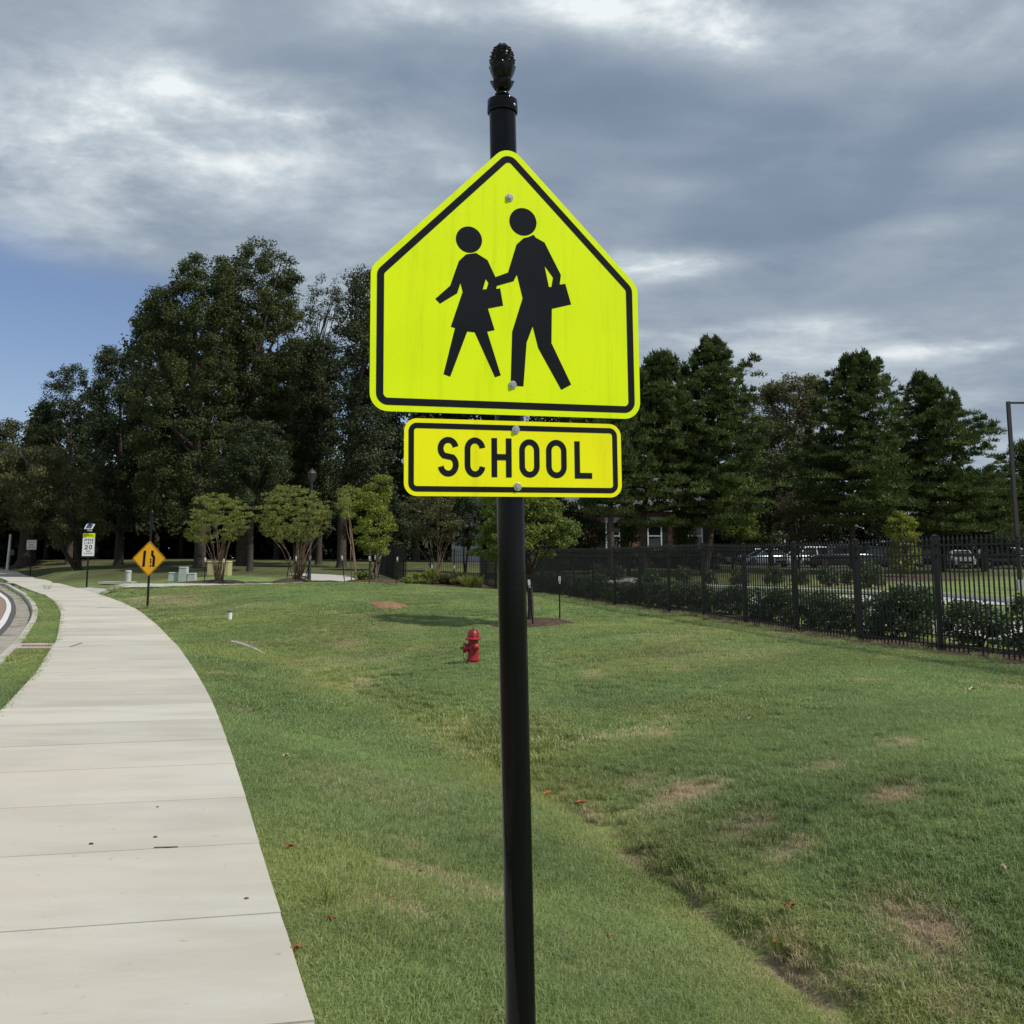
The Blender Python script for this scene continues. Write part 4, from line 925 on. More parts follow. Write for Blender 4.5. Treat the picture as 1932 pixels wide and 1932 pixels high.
# ------------------------------------------------------------------ foliage
def leaves(C_, Rr, n, L, Wd, rg, up=.35, shell=.55, elong=1.):
    """n leaves round each centre: folded diamonds, facing mostly outward and up"""
    N = len(C_); k = N*n; ci = np.repeat(np.arange(N), n)
    d = rg.normal(size=(k, 3)); d /= np.linalg.norm(d, axis=1, keepdims=True); r = (shell+(1-shell)*rg.random(k))*(rg.random(k)**.35)
    P = C_[ci]+d*r[:, None]*Rr[ci]
    nrm = d*.9+rg.normal(size=(k, 3))*.75; nrm[:, 2] += up; nrm /= np.linalg.norm(nrm, axis=1, keepdims=True)
    t = np.cross(nrm, rg.normal(size=(k, 3))); t /= np.linalg.norm(t, axis=1, keepdims=True); s_ = np.cross(nrm, t)
    l = (L*(.65+.7*rg.random(k)))[:, None]; w = (Wd*(.65+.7*rg.random(k)))[:, None]
    V = np.stack([P-t*l*.5, P+s_*w*.5+nrm*w*.12, P+t*l*.5, P-s_*w*.5+nrm*w*.12], 1).reshape(-1, 3)
    Fq = np.arange(4*k).reshape(k, 4); ct = rg.random(N); tone = np.repeat(np.clip(ct[ci]*.72+rg.random(k)*.34-.03, 0, 1), 4)
    return V, Fq, tone
def needles(C_, Rr, n, L, Wd, rg):
    N = len(C_); k = N*n; ci = np.repeat(np.arange(N), n)
    d = rg.normal(size=(k, 3)); d[:, 2] = abs(d[:, 2])*.8+.1*rg.normal(size=k); d /= np.linalg.norm(d, axis=1, keepdims=True)
    P = C_[ci]+d*(rg.random(k)**.5)[:, None]*Rr[ci]
    t = d+rg.normal(size=(k, 3))*.45; t[:, 2] += .55; t /= np.linalg.norm(t, axis=1, keepdims=True)
    s_ = np.cross(t, rg.normal(size=(k, 3))); s_ /= np.linalg.norm(s_, axis=1, keepdims=True)
    l = (L*(.6+.8*rg.random(k)))[:, None]; w = Wd*(.7+.6*rg.random(k))[:, None]
    V = np.stack([P-s_*w*.5, P+s_*w*.5, P+t*l+s_*w*.25, P+t*l-s_*w*.25], 1).reshape(-1, 3)
    ct = rg.random(N); return V, np.arange(4*k).reshape(k, 4), np.repeat(np.clip(ct[ci]*.55+rg.random(k)*.45, 0, 1), 4)
LM = {
 'oak': leafmat('oak_leaves', (.030, .048, .016), (.085, .105, .030)), 'dark': leafmat('dark_leaves', (.022, .036, .015), (.062, .082, .030)), 'brown': leafmat('olive_leaves', (.052, .058, .022), (.125, .125, .050)),
 'blue': leafmat('grey_green_leaves', (.032, .046, .022), (.080, .102, .046)), 'pine': leafmat('pine_needles', (.026, .047, .016), (.115, .155, .042), .6, .2, .2), 'myr': leafmat('myrtle_leaves', (.12, .155, .035), (.30, .32, .085), trans=.4),
 'lime': leafmat('lime_leaves', (.12, .17, .025), (.29, .31, .05), trans=.35), 'young': leafmat('young_oak_leaves', (.085, .135, .030), (.23, .28, .060), trans=.4), 'holly': leafmat('holly_leaves', (.028, .056, .024), (.105, .155, .055), .4, .3, .2),
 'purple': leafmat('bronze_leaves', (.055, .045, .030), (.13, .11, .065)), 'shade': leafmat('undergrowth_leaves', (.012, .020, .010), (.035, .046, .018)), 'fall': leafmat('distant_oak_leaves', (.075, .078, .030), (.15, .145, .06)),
}
def prof_at(rows, Y):
    A = [(at(966, v, Y)[2], at(ul, HZ, Y)[0], at(ur, HZ, Y)[0]) for v, ul, ur in rows]
    A = sorted([(z, (HZ*0+xl_), xr_) for z, xl_, xr_ in A]); A = np.array(A); return A
def xat(u, v, Y): return at(u, v, Y)[0]
def crown_pts(rows, Y, rc, rg, fill=1., dep=None):
    A = np.array(sorted([(at(ul, v, Y)[2], xat(ul, v, Y), xat(ur, v, Y)) for v, ul, ur in rows]))
    zs = np.linspace(A[0, 0]+rc*.3, A[-1, 0]-rc*.35, 200); xl_ = np.interp(zs, A[:, 0], A[:, 1]); xr_ = np.interp(zs, A[:, 0], A[:, 2])
    hw_ = (xr_-xl_)/2; dmax = dep or max(1., float(hw_.max())*.85); area = float(np.trapz(hw_*2, zs))
    n = int(area/(rc*rc)*1.5*fill)+6; w = hw_+rc*.3; w /= w.sum(); k = rg.choice(200, n, p=w)
    th = rg.random(n)*2*np.pi; rr = np.sqrt(rg.random(n)*.8+.2); h = np.maximum(hw_[k]-rc*.5, rc*.1); dd = dmax*np.minimum(1, (hw_[k]/hw_.max())**.7)
    C_ = np.stack([(xl_[k]+xr_[k])/2+np.cos(th)*rr*h, Y+np.sin(th)*rr*dd, zs[k]], -1)
    return C_, A
def tree(name, label, u0, Y, rows, lm, rc=.9, n=170, L=.18, kind='broad', tr=.28, bark='bark', group=None, stems=1, fill=1., seed=1, bend=0., nlimb=14, cat='tree', splay=.3, flat=None):
    rg = np.random.default_rng(seed); b0 = gp(u0, Y, -.1); B0 = Vector(b0)
    e_ = empty(name, tuple(b0), label=label, cat=cat, group=group)
    C_, A = crown_pts(rows, Y, rc, rg, fill)
    top = A[-1, 0]-b0[2]; low = A[0, 0]-b0[2]; cx_ = (A[:, 1]+A[:, 2]).mean()/2-b0[0]
    if kind == 'pine':
        P = []; SZ = []; TL = []; z = A[0, 0]
        tx = lambda zz_: b0[0]+(np.interp(zz_, A[:, 0], (A[:, 1]+A[:, 2])/2)-b0[0])*min(1, max(0, (zz_-b0[2])/top))
        lim = []
        while z < A[-1, 0]-.7:
            nb_ = rg.integers(7, 11); a0 = rg.random()*6.28; wh = rg.uniform(.8, 1.12); f_ = (z-A[0, 0])/(A[-1, 0]-A[0, 0])
            for k in range(nb_):
                a = a0+k*6.283/nb_+rg.normal()*.25; xl_, xr_ = np.interp(z, A[:, 0], A[:, 1]), np.interp(z, A[:, 0], A[:, 2]); xc_ = tx(z)
                ex = (xr_-xc_) if math.cos(a) > 0 else (xc_-xl_); ex = max(ex, .25); ey = (xr_-xl_)*.45+.1; ln = rg.choice([.6, .8, .9, 1., 1.06, 1.14])*rg.uniform(.92, 1.05)*wh
                R_ = 1/math.sqrt((math.cos(a)/ex)**2+(math.sin(a)/ey)**2)*ln*min(1, ((1.03-f_)/.24))**.7; rise = R_*(.02+.36*f_)+rg.normal()*.12
                tip = np.array([xc_+math.cos(a)*R_, Y+math.sin(a)*R_, z+rise]); st_ = np.array([xc_, Y, z-.1*R_]); lim.append((st_, tip))
                m_ = max(2, int(R_/.42))
                for q in range(m_):
                    t = .3+.7*(q+.5)/m_; sp_ = (1-abs(t-.6))*R_*.27; SZ.append(min(1., max(.38, R_/1.5))); TL.append(1.); P.append(st_+(tip-st_)*t+np.array([rg.normal()*sp_, rg.normal()*sp_, rg.normal()*.06+.10*t]))
                if f_ > .3 or rg.random() < .35:
                    for q in range(2): P.append(tip+np.array([rg.normal()*.15, rg.normal()*.15, .18+.22*f_])); SZ.append(.28); TL.append(4.+3.5*f_)
            z += rg.uniform(.55, .85)*(1-.4*f_)
        for q in range(9): P.append(np.array([tx(A[-1, 0])+rg.normal()*.12*q, Y+rg.normal()*.12*q, A[-1, 0]-.3-.2*q])); SZ.append(.24+.03*q); TL.append(3.5)
        C_ = np.array(P); s_ = rg.uniform(.8, 1.3, len(C_))*np.array(SZ); Rr = np.stack([.46*s_, .46*s_, .20*s_*np.array(TL)], -1)*rc
        V, Fq, tn = needles(C_, Rr, n, L, L*.34, rg)
    else:
        s_ = rg.uniform(.7, 1.25, len(C_)); Rr = np.stack([s_*rc, s_*rc, s_*rc*(.72 if flat is None else flat)], -1)
        V, Fq, tn = leaves(C_, Rr, n, L, L*.62, rg)
    crown = obj('crown', V-b0, Fq, LM[lm], e_, attrs={'tone': tn})
    mb = MB()
    if kind == 'shrubby':
        for k in range(stems):
            a = rg.random()*6.28; t_ = C_[rg.integers(len(C_))]-b0; q = Vector((math.cos(a)*.12, math.sin(a)*.12, 0)); end = Vector((float(t_[0]), float(t_[1]), float(max(low+.2, t_[2]*.92))))
            mid = q+(end-q)*.5; mid.x -= (end.x-q.x)*splay*.5; mid.y -= (end.y-q.y)*splay*.5
            mb.tube([tuple(q), tuple(q+(mid-q)*.5+Vector((rg.normal()*.03, rg.normal()*.03, 0))), tuple(mid), tuple(mid+(end-mid)*.5+Vector((rg.normal()*.05, 0, 0))), tuple(end)], [tr, tr*.85, tr*.7, tr*.5, tr*.2], 6)
        mb.build('stems', M[bark], e_, True)
    else:
        th_ = top*.86; pts = [(0, 0, -.2), (0, 0, .0), (.02, 0, .5), (bend*.6, 0, low*.5+.2), (bend, 0, low+.4), (cx_*.6+bend*.4, 0, (low+th_)/2), (cx_, 0, th_)]
        mb.tube(pts, [tr*1.7, tr*1.35, tr*1.05, tr*.95, tr*.85, tr*.5, tr*.12], 12); mb.build('trunk', M[bark], e_, True)
        lb = MB()
        if kind == 'pine': sel = [lim[i] for i in rg.choice(len(lim), min(len(lim), 60), replace=False)]; sel = [(s1-b0, t1-b0, .05) for s1, t1 in sel]
        else:
            sel = []
            for i in rg.choice(len(C_), min(nlimb, len(C_)), replace=False):
                t1 = C_[i]-b0; zs_ = max(low*.75, t1[2]-rg.uniform(.25, .6)*abs(t1[2]-low)-.8); f_ = np.clip((zs_-low)/max(.1, th_-low), 0, 1); sel.append((np.array([cx_*f_, 0, zs_]), t1, tr*.33))
        for s1, t1, r1 in sel:
            md_ = (s1+t1)/2+np.array([0, 0, .06*np.linalg.norm(t1-s1)]); lb.tube([tuple(s1), tuple(md_), tuple(t1)], [r1, r1*.65, r1*.2], 6)
        lb.build('limbs', M[bark], e_, True)
    return e_
GT = 'tall trees of the wood behind the lawn'
tree('oak_tree', 'tallest dark oak of the wood, its crown rising just left of the school sign', 456, 77, [(457, 486, 506), (474, 455, 530), (490, 420, 560), (520, 400, 576), (560, 392, 580), (650, 415, 580), (760, 400, 565), (850, 398, 560), (925, 405, 540), (975, 425, 505)], 'oak', .85, 210, .165, tr=.48, seed=11, fill=1.55)
tree('oak_tree', 'broad dark oak with ragged shoulder left of the tallest oak', 375, 73, [(486, 385, 425), (500, 338, 445), (545, 296, 450), (572, 265, 450), (600, 250, 450), (650, 244, 450), (760, 236, 450), (850, 240, 440), (930, 255, 430), (985, 275, 410)], 'oak', .85, 200, .165, tr=.40, seed=12, fill=1.5)
tree('oak_tree', 'dark tree with bluish leaves stepping down left of the broad oak', 222, 84, [(656, 195, 250), (680, 178, 275), (740, 165, 285), (830, 160, 290), (920, 165, 280), (1000, 165, 275)], 'dark', .85, 170, .175, tr=.35, seed=13, fill=1.5)
tree('oak_tree', 'rounded tree with gaps of sky in its crown near the left edge', 128, 92, [(692, 118, 166), (712, 92, 182), (760, 72, 190), (830, 50, 195), (910, 45, 195), (980, 60, 190)], 'dark', .8, 150, .175, tr=.3, seed=14, fill=1.1)
tree('oak_tree', 'olive-brown leaved tree at the left edge with branches hanging over the small signs', 48, 94, [(795, 15, 62), (815, -20, 95), (850, -60, 130), (905, -80, 178), (955, -80, 192), (985, 10, 215), (1010, 60, 205)], 'brown', .85, 180, .175, tr=.75, seed=15, fill=1.5)
tree('young_tree', 'low olive foliage hanging beside the SPEED LIMIT sign', 150, 76, [(845, -30, 120), (890, -40, 185), (940, -20, 200), (980, 20, 215), (1010, 75, 195), (1036, 100, 150)], 'brown', .75, 170, .17, tr=.16, seed=16, kind='shrubby', stems=5, fill=1.2)
tree('sparse_tree', 'thin half-bare tree with sky showing through right of the tallest oak', 568, 82, [(522, 585, 640), (560, 570, 655), (640, 565, 650), (740, 550, 640), (850, 535, 625), (930, 545, 610)], 'blue', .6, 60, .15, tr=.22, seed=17, fill=1.1, nlimb=60)
tree('oak_tree', 'dark leafy crown filling in below the thin half-bare tree', 600, 80, [(625, 585, 625), (660, 560, 650), (760, 545, 655), (860, 540, 650), (960, 550, 645), (1000, 560, 630)], 'dark', .9, 170, .18, tr=.25, seed=171, fill=1.4)
tree('oak_tree', 'dark tree partly hidden by the left edge of the school sign', 643, 74, [(513, 660, 705), (535, 640, 745), (600, 630, 765), (700, 628, 765), (790, 640, 750), (860, 635, 750), (935, 640, 750)], 'blue', .95, 190, .18, tr=.33, seed=18, fill=1.4)
tree('oak_tree', 'drooping green tree beneath the tallest oak, behind the crape myrtles', 470, 68, [(790, 440, 520), (850, 400, 560), (910, 385, 570), (945, 395, 555), (968, 420, 520)], 'dark', .75, 220, .14, tr=.2, seed=19, fill=1.5)
BG = [(-30, 100, 850, 70), (85, 104, 760, 60), (178, 100, 720, 60), (292, 98, 560, 70), (340, 104, 600, 60), (420, 100, 520, 60), (520, 98, 540, 60), (590, 102, 640, 60), (700, 96, 560, 70), (785, 90, 560, 80), (880, 94, 540, 80), (985, 90, 560, 80), (1085, 94, 600, 80)]
for i, (u, Y, vt, hw_) in enumerate(BG):
    d_ = ['at the far left edge', 'between the rounded tree and the left edge', 'behind the bluish tree', 'behind the left shoulder of the broad oak', 'behind the middle of the broad oak', 'between the two big oaks', 'behind the tallest oak, right side', 'behind the thin half-bare tree', 'just left of the school sign', 'behind the left half of the school sign', 'behind the middle of the school sign', 'behind the school sign post', 'behind the right half of the school sign'][i]
    tree('forest_tree', 'shaded background forest tree '+d_, u, Y, [(vt, u-10, u+14), (vt+40, u-hw_*.6, u+hw_*.6), (vt+130, u-hw_, u+hw_), (900, u-hw_*1.05, u+hw_*1.05), (1005, u-hw_*.8, u+hw_*.8)], 'dark', 1.4, 85, .40, tr=.28, seed=40+i, nlimb=6, fill=1.5, group=GT)
for i, (u, Y, vt, hw_, d_) in enumerate([(1265, 92, 770, 60, 'between the first two pines right of the sign'), (1420, 92, 800, 60, 'between the bent pine and the tallest pine'), (1540, 95, 830, 70, 'left of the tallest pine'), (1690, 94, 800, 60, 'between the tallest pine and the wide pine'), (1835, 98, 905, 60, 'under the long bough of the wide pine'), (1905, 102, 930, 60, 'low behind the light pole')]):
    tree('forest_tree', 'shaded background tree '+d_, u, Y, [(vt, u-12, u+14), (vt+30, u-hw_*.6, u+hw_*.6), (vt+90, u-hw_, u+hw_), (960, u-hw_*1.05, u+hw_*1.05), (1015, u-hw_*.8, u+hw_*.8)], 'dark', 1.2, 85, .33, tr=.25, seed=80+i, nlimb=6, fill=1.4)
for i, (u, Y, w_, vt, vb, lm_, d_) in enumerate([(1105, 66, 46, 935, 1050, 'oak', 'at the left end of the brick house'), (1185, 64, 26, 965, 1045, 'oak', 'hiding the left window of the brick house'), (1295, 66, 34, 955, 1045, 'oak', 'hiding the right window of the brick house'), (880, 68, 44, 925, 1030, 'dark', 'in front of the white clad building'), (945, 66, 40, 930, 1050, 'oak', 'behind the young oak'), (1050, 64, 40, 925, 1045, 'dark', 'right behind the sign post, beyond the fence'), (740, 70, 40, 925, 1045, 'dark', 'behind the yellow-green tree')]):
    tree('understory_tree', 'leafy understory tree '+d_, u, Y, [(vt, u-w_*.3, u+w_*.3), (vt+25, u-w_*.8, u+w_*.8), ((vt+vb)/2, u-w_, u+w_), (vb-20, u-w_*.9, u+w_*.9), (vb, u-w_*.6, u+w_*.6)], lm_, .6, 130, .15, 'shrubby', tr=.06, stems=5, seed=120+i, fill=1.3)
# understorey: one dark mass of leaves deep in the wood
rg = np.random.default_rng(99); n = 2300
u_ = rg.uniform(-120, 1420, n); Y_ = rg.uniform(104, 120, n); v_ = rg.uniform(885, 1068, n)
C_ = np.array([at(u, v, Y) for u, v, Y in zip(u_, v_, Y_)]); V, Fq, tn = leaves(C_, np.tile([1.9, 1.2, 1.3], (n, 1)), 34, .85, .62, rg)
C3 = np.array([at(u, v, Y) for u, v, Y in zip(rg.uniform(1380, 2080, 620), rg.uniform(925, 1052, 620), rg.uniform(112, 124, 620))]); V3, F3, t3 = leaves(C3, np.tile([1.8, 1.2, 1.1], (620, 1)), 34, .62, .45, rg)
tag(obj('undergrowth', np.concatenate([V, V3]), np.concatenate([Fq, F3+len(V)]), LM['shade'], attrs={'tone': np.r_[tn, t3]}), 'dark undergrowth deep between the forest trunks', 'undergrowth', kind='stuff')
# pines at the right
tree('pine_tree', 'pine partly hidden behind the right edge of the school sign', 1216, 62, [(672, 1236, 1252), (700, 1218, 1275), (740, 1195, 1292), (800, 1160, 1305), (880, 1140, 1325), (950, 1150, 1330), (990, 1170, 1300)], 'pine', 1.12, 83, .19, 'pine', tr=.20, seed=21)
tree('pine_tree', 'dark pine directly behind the SCHOOL plaque', 1154, 60, [(700, 1120, 1140), (760, 1085, 1180), (850, 1060, 1220), (930, 1065, 1225), (970, 1100, 1200)], 'pine', 1.12, 67, .19, 'pine', tr=.19, seed=22)
tree('pine_tree', 'pointed pine with a bent trunk, first full pine right of the sign', 1330, 63, [(644, 1340, 1350), (668, 1322, 1366), (700, 1300, 1385), (728, 1285, 1418), (760, 1292, 1405), (850, 1262, 1435), (930, 1250, 1440), (990, 1275, 1410)], 'pine', 1.12, 83, .19, 'pine', tr=.24, seed=23, bend=.5)
tree('pine_tree', 'tallest pine at right, with a double trunk behind the fence', 1612, 66, [(666, 1608, 1622), (695, 1588, 1648), (750, 1562, 1668), (830, 1525, 1700), (900, 1485, 1725), (950, 1490, 1740), (985, 1520, 1700)], 'pine', 1.15, 89, .19, 'pine', tr=.20, seed=24)
tree('pine_tree', 'wide pine reaching one bough out to the right beside the tallest pine', 1765, 70, [(712, 1738, 1756), (745, 1710, 1782), (790, 1700, 1812), (835, 1695, 1862), (858, 1690, 1850), (890, 1680, 1850), (940, 1680, 1880), (1000, 1700, 1870)], 'pine', 1.15, 86, .19, 'pine', tr=.22, seed=25)
tree('pine_tree', 'low spreading pine left of the tall light pole', 1858, 74, [(890, 1810, 1850), (920, 1780, 1905), (965, 1765, 1930), (1015, 1780, 1930)], 'pine', 1.15, 81, .19, 'pine', tr=.18, seed=26)
tree('pine_tree', 'dark pine cut off by the right edge behind the light pole', 1955, 84, [(840, 1935, 1960), (880, 1902, 1990), (930, 1885, 2010), (1000, 1880, 2020)], 'pine', 1.2, 81, .19, 'pine', tr=.2, seed=27)
tree('broadleaf_tree', 'distant olive-brown broadleaf crown between the two tallest pines', 1490, 98, [(712, 1455, 1540), (732, 1425, 1562), (800, 1420, 1562), (900, 1418, 1562), (1000, 1430, 1550)], 'fall', .95, 130, .22, tr=.3, seed=28, fill=1.8)
tree('broadleaf_tree', 'bright green broadleaf tree below the olive-brown distant crown', 1455, 76, [(790, 1430, 1500), (850, 1395, 1530), (930, 1385, 1530), (1000, 1385, 1500), (1035, 1400, 1480)], 'oak', .8, 160, .17, tr=.2, seed=29, fill=1.6)
tree('broadleaf_tree', 'green shrubby tree below the gap between bent pine and its neighbour', 1385, 66, [(890, 1370, 1420), (930, 1340, 1440), (990, 1340, 1440), (1030, 1350, 1430)], 'young', .6, 110, .15, tr=.1, seed=30, kind='shrubby', stems=4)
tree('bronze_tree', 'small bronze-leaved tree behind the fence left of the white car', 1505, 71, [(928, 1485, 1532), (955, 1460, 1550), (990, 1455, 1553), (1025, 1470, 1545)], 'purple', .55, 70, .14, tr=.07, seed=31, kind='shrubby', stems=8)
tree('lime_tree', 'small lime-green tree behind the fence right of the double-trunk pine', 1700, 60, [(962, 1692, 1706), (980, 1675, 1725), (1005, 1665, 1738), (1040, 1668, 1745), (1078, 1675, 1745)], 'lime', .34, 100, .11, flat=.6, tr=.07, seed=32, bark='barkl')
tree('young_tree', 'small grey-green tree just right of the lime-green tree', 1780, 74, [(965, 1768, 1792), (990, 1750, 1808), (1025, 1748, 1812), (1045, 1755, 1805)], 'blue', .5, 90, .14, tr=.08, seed=33)
# crape myrtles and young trees on the lawn
tree('crape_myrtle', 'leftmost many-stemmed crape myrtle with a low lobe of leaves', 412, 46, [(930, 380, 425), (946, 358, 472), (975, 352, 482), (1000, 345, 470), (1025, 350, 440)], 'myr', .20, 42, .065, 'shrubby', tr=.022, bark='myrtle', stems=20, seed=51, fill=1.35, flat=.5)
tree('crape_myrtle', 'larger round-topped crape myrtle on a mulch mound, second from left', 558, 45, [(914, 530, 560), (932, 490, 615), (960, 480, 636), (985, 474, 636), (1008, 492, 612), (1024, 520, 580)], 'myr', .21, 44, .065, 'shrubby', tr=.026, bark='myrtle', stems=22, seed=52, fill=1.35, flat=.5)
tree('young_tree', 'yellow-green leafy young tree left of the cross fence', 702, 44, [(895, 715, 740), (925, 668, 745), (955, 658, 742), (1000, 660, 762), (1028, 668, 745), (1048, 685, 735)], 'lime', .31, 70, .09, 'shrubby', flat=.6, tr=.03, bark='barkl', stems=7, seed=53, fill=1.05)
tree('crape_myrtle', 'muted olive crape myrtle behind the short cross fence', 822, 58, [(925, 770, 860), (950, 752, 882), (985, 755, 880), (1010, 775, 865), (1024, 800, 855)], 'brown', .40, 100, .11, 'shrubby', flat=.5, tr=.028, bark='myrtle', stems=12, seed=54, fill=1.2)
tree('young_tree', 'thin pale branch of leaves between the crape myrtles and yellow-green tree', 668, 52, [(915, 640, 680), (945, 632, 672), (980, 640, 668)], 'myr', .34, 60, .09, 'shrubby', tr=.03, bark='myrtle', stems=4, seed=55)
tree('young_oak', 'young green oak in a mulch ring right behind the sign post', 1000, 26, [(872, 960, 1035), (900, 905, 1068), (940, 890, 1068), (968, 905, 1062), (992, 900, 1098), (1012, 890, 1102), (1035, 872, 1080), (1056, 888, 1045)], 'young', .24, 85, .075, tr=.07, seed=56, fill=1.7, nlimb=50, flat=.6)
# low plants by the cross fence
for i, (u, Y, w, h, lmn, lb_) in enumerate([(790, 54, .75, .75, 'lime', 'bright yellow-green low shrub at the cross fence corner'), (815, 54, .6, .85, 'myr', 'wispy light green grass clump in front of the cross fence'), (845, 53.5, .6, .6, 'fall', 'dry tan clump of ornamental grass by the cross fence'), (868, 53, .6, .65, 'fall', 'second dry tan grass clump right of the first by the cross fence'),
                                     (890, 52, .5, .5, 'myr', 'small green tuft near the bend of the fence'), (684, 44, .35, .5, 'young', 'small dark green weed left of the yellow-green tree'), (765, 44.5, .3, .3, 'young', 'tiny green weed at the clay mound bed')]):
    b0 = gp(u, Y, -.03); rg = np.random.default_rng(300+i); n = 30
    C_ = rg.normal(size=(n, 3))*[w*.35, w*.3, .0]+[0, 0, 0]; C_[:, 2] = rg.random(n)*h*.8
    V, Fq, tn = needles(C_, np.tile([.16, .16, .1], (n, 1)), 60, .22, .03, rg) if lmn in ('fall', 'myr') else leaves(C_, np.tile([.18, .18, .14], (n, 1)), 60, .07, .045, rg)
    e_ = empty('low_shrub', tuple(b0), label=lb_, cat='shrub'); obj('foliage', V, Fq, LM[lmn], e_, attrs={'tone': tn})
# hedge along the fence
hm = []
for k in range(5):
    rg = np.random.default_rng(400+k); n = 85; th = rg.random(n)*6.283; q = np.sqrt(rg.random(n)); zz_ = rg.random(n)**.85; C_ = np.stack([np.cos(th)*q*.56*(1-.35*zz_), np.sin(th)*q*.50*(1-.35*zz_), .08+.70*zz_], -1)
    V, Fq, tn = leaves(C_, np.tile([.15, .15, .15], (n, 1)), 44, .064, .036, rg, up=.2)
    st = MB()
    for j in range(7): a = rg.random()*6.28; st.tube([(0, 0, -.05), (math.cos(a)*.1, math.sin(a)*.1, .3), (math.cos(a)*.3, math.sin(a)*.3, .75)], [.012, .01, .004], 5)
    hm.append((meshdata('foliage', V, Fq, LM['holly'], attrs={'tone': tn}), meshdata('stems', st.V, st.F, M['bark'])))
nm = ['first', 'second', 'third', 'fourth', 'fifth', 'sixth', 'seventh', 'eighth', 'ninth', 'tenth', 'eleventh', 'twelfth', 'thirteenth', 'fourteenth', 'fifteenth', 'sixteenth']
rg = np.random.default_rng(5); cnt = 0
for k in np.arange(-1.2, 14.5, .44):
    if abs(k-.56) < .1 : continue
    x, y = FX(k)+1.15+rg.normal()*.12, FY(k)+.3+rg.normal()*.15; s_ = rg.uniform(.92, 1.2)*(1.15 if k < 1 else 1.05)
    e_ = empty('holly_shrub', (x, y, g1(x, y)), rg.random()*6.28, cat='shrub', group='dark glossy shrubs planted along the inside of the fence', label='dark glossy shrub behind the iron fence, %s from the %s end' % ((nm+['seventeenth', 'eighteenth'])[cnt if cnt < 18 else max(0, 35-cnt)], 'right' if cnt < 18 else 'far'))
    e_.scale = (s_, s_, s_*rg.uniform(.74, .92)); q = hm[cnt % 5]
    for nm_, me_ in (('foliage', q[0]), ('stems', q[1])): o_ = bpy.data.objects.new(nm_, me_); COL.objects.link(o_); o_.parent = e_
    cnt += 1
for i, (u, Y, s_) in enumerate([(1132, 60, 1.3), (1167, 60, 1.2), (1229, 58, 1.1), (1290, 57, 1.3), (1340, 56, 1.0), (1395, 55, 1.2), (1461, 53, 1.4), (1512, 54, 1.1), (1565, 52, 1.35), (1603, 53, 1.1), (1641, 50, 1.7)]):
    p = gp(u, Y, -.02); e_ = empty('round_shrub', tuple(p), i*1.3, cat='shrub', group='small dark shrubs dotted on the lawn beyond the driveway', label='small dark round shrub on the lawn beyond the driveway, %s from the left' % nm[i]); e_.scale = (s_*.85,)*3; q = hm[i % 5]
    for nm_, me_ in (('foliage', q[0]), ('stems', q[1])): o_ = bpy.data.objects.new(nm_, me_); COL.objects.link(o_); o_.parent = e_
# band of dark leaves added where a dark strip lies below the brick building
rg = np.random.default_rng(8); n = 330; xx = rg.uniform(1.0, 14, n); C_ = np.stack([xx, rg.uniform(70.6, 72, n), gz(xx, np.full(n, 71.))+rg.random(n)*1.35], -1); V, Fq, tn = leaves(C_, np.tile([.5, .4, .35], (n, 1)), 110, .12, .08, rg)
hb = gp(1100, 71.); hbe = empty('dark_leaf_band', tuple(hb), label='long band of dark leaves added in front of the brick building', cat='hedge'); tag(obj('foliage', V-hb, Fq, LM['shade'], hbe, attrs={'tone': tn}), kind='stuff')

# ------------------------------------------------------------------ stakes round the young trees
tp = MB(); tp.box((0, 0, .55), (.035, .012, 1.2)); tp.box((0, -.015, .55), (.008, .03, 1.2)); tp_me = meshdata('stake', tp.V, tp.F, M['blackm'])
cp2 = MB(); cp2.box((0, -.006, 1.10), (.055, .045, .13)); cp2.box((0, -.006, 1.0), (.04, .035, .05)); cp_me = meshdata('white_tip', cp2.V, cp2.F, M['white'])
ST = [(385, 45, 0, 'left of the leftmost crape myrtle'), (420, 44, 0, 'right of the leftmost crape myrtle'), (539, 46, 8, 'left of the second crape myrtle'), (557, 44, 0, 'in front of the second crape myrtle'), (573, 45.5, 14, 'just right of the second crape myrtle'), (578, 45, 6, 'right of the second crape myrtle, leaning'),
      (650, 43, -7, 'at the end of the pale path'), (696, 42.5, 0, 'left of the yellow-green tree trunk'), (704, 44, 3, 'touching the yellow-green tree trunk'), (711, 45, 6, 'just right of the yellow-green tree trunk'), (747, 43, 2, 'right of the yellow-green tree'), (816, 53, -2, 'left of the olive crape myrtle'), (857, 53, 0, 'right of the olive crape myrtle'),
      (1006, 25, -5, 'close to the young oak, leaning'), (1056, 27, 0, 'right of the young oak'), (1701, 57, 0, 'under the lime-green tree'), (1725, 58, 4, 'under the lime-green tree, second from left'), (1736, 56, 0, 'under the lime-green tree, third from left'), (1765, 58, 0, 'right of the lime-green tree, by the fence post')]
for u, Y, tilt, d_ in ST:
    p = gp(u, Y, -.03); e_ = empty('tree_stake', tuple(p), 0, label='thin dark tree stake with white tip '+d_, cat='stake', group='tree stakes with white tips'); e_.rotation_euler = (0, R(tilt), 0)
    if Y > 50: e_.scale = (1, 1, .95)
    for nm_, me_ in (('post', tp_me), ('white_tip', cp_me)): o_ = bpy.data.objects.new(nm_, me_); COL.objects.link(o_); o_.parent = e_
def cable(a, c, parent_label, u):
    pass
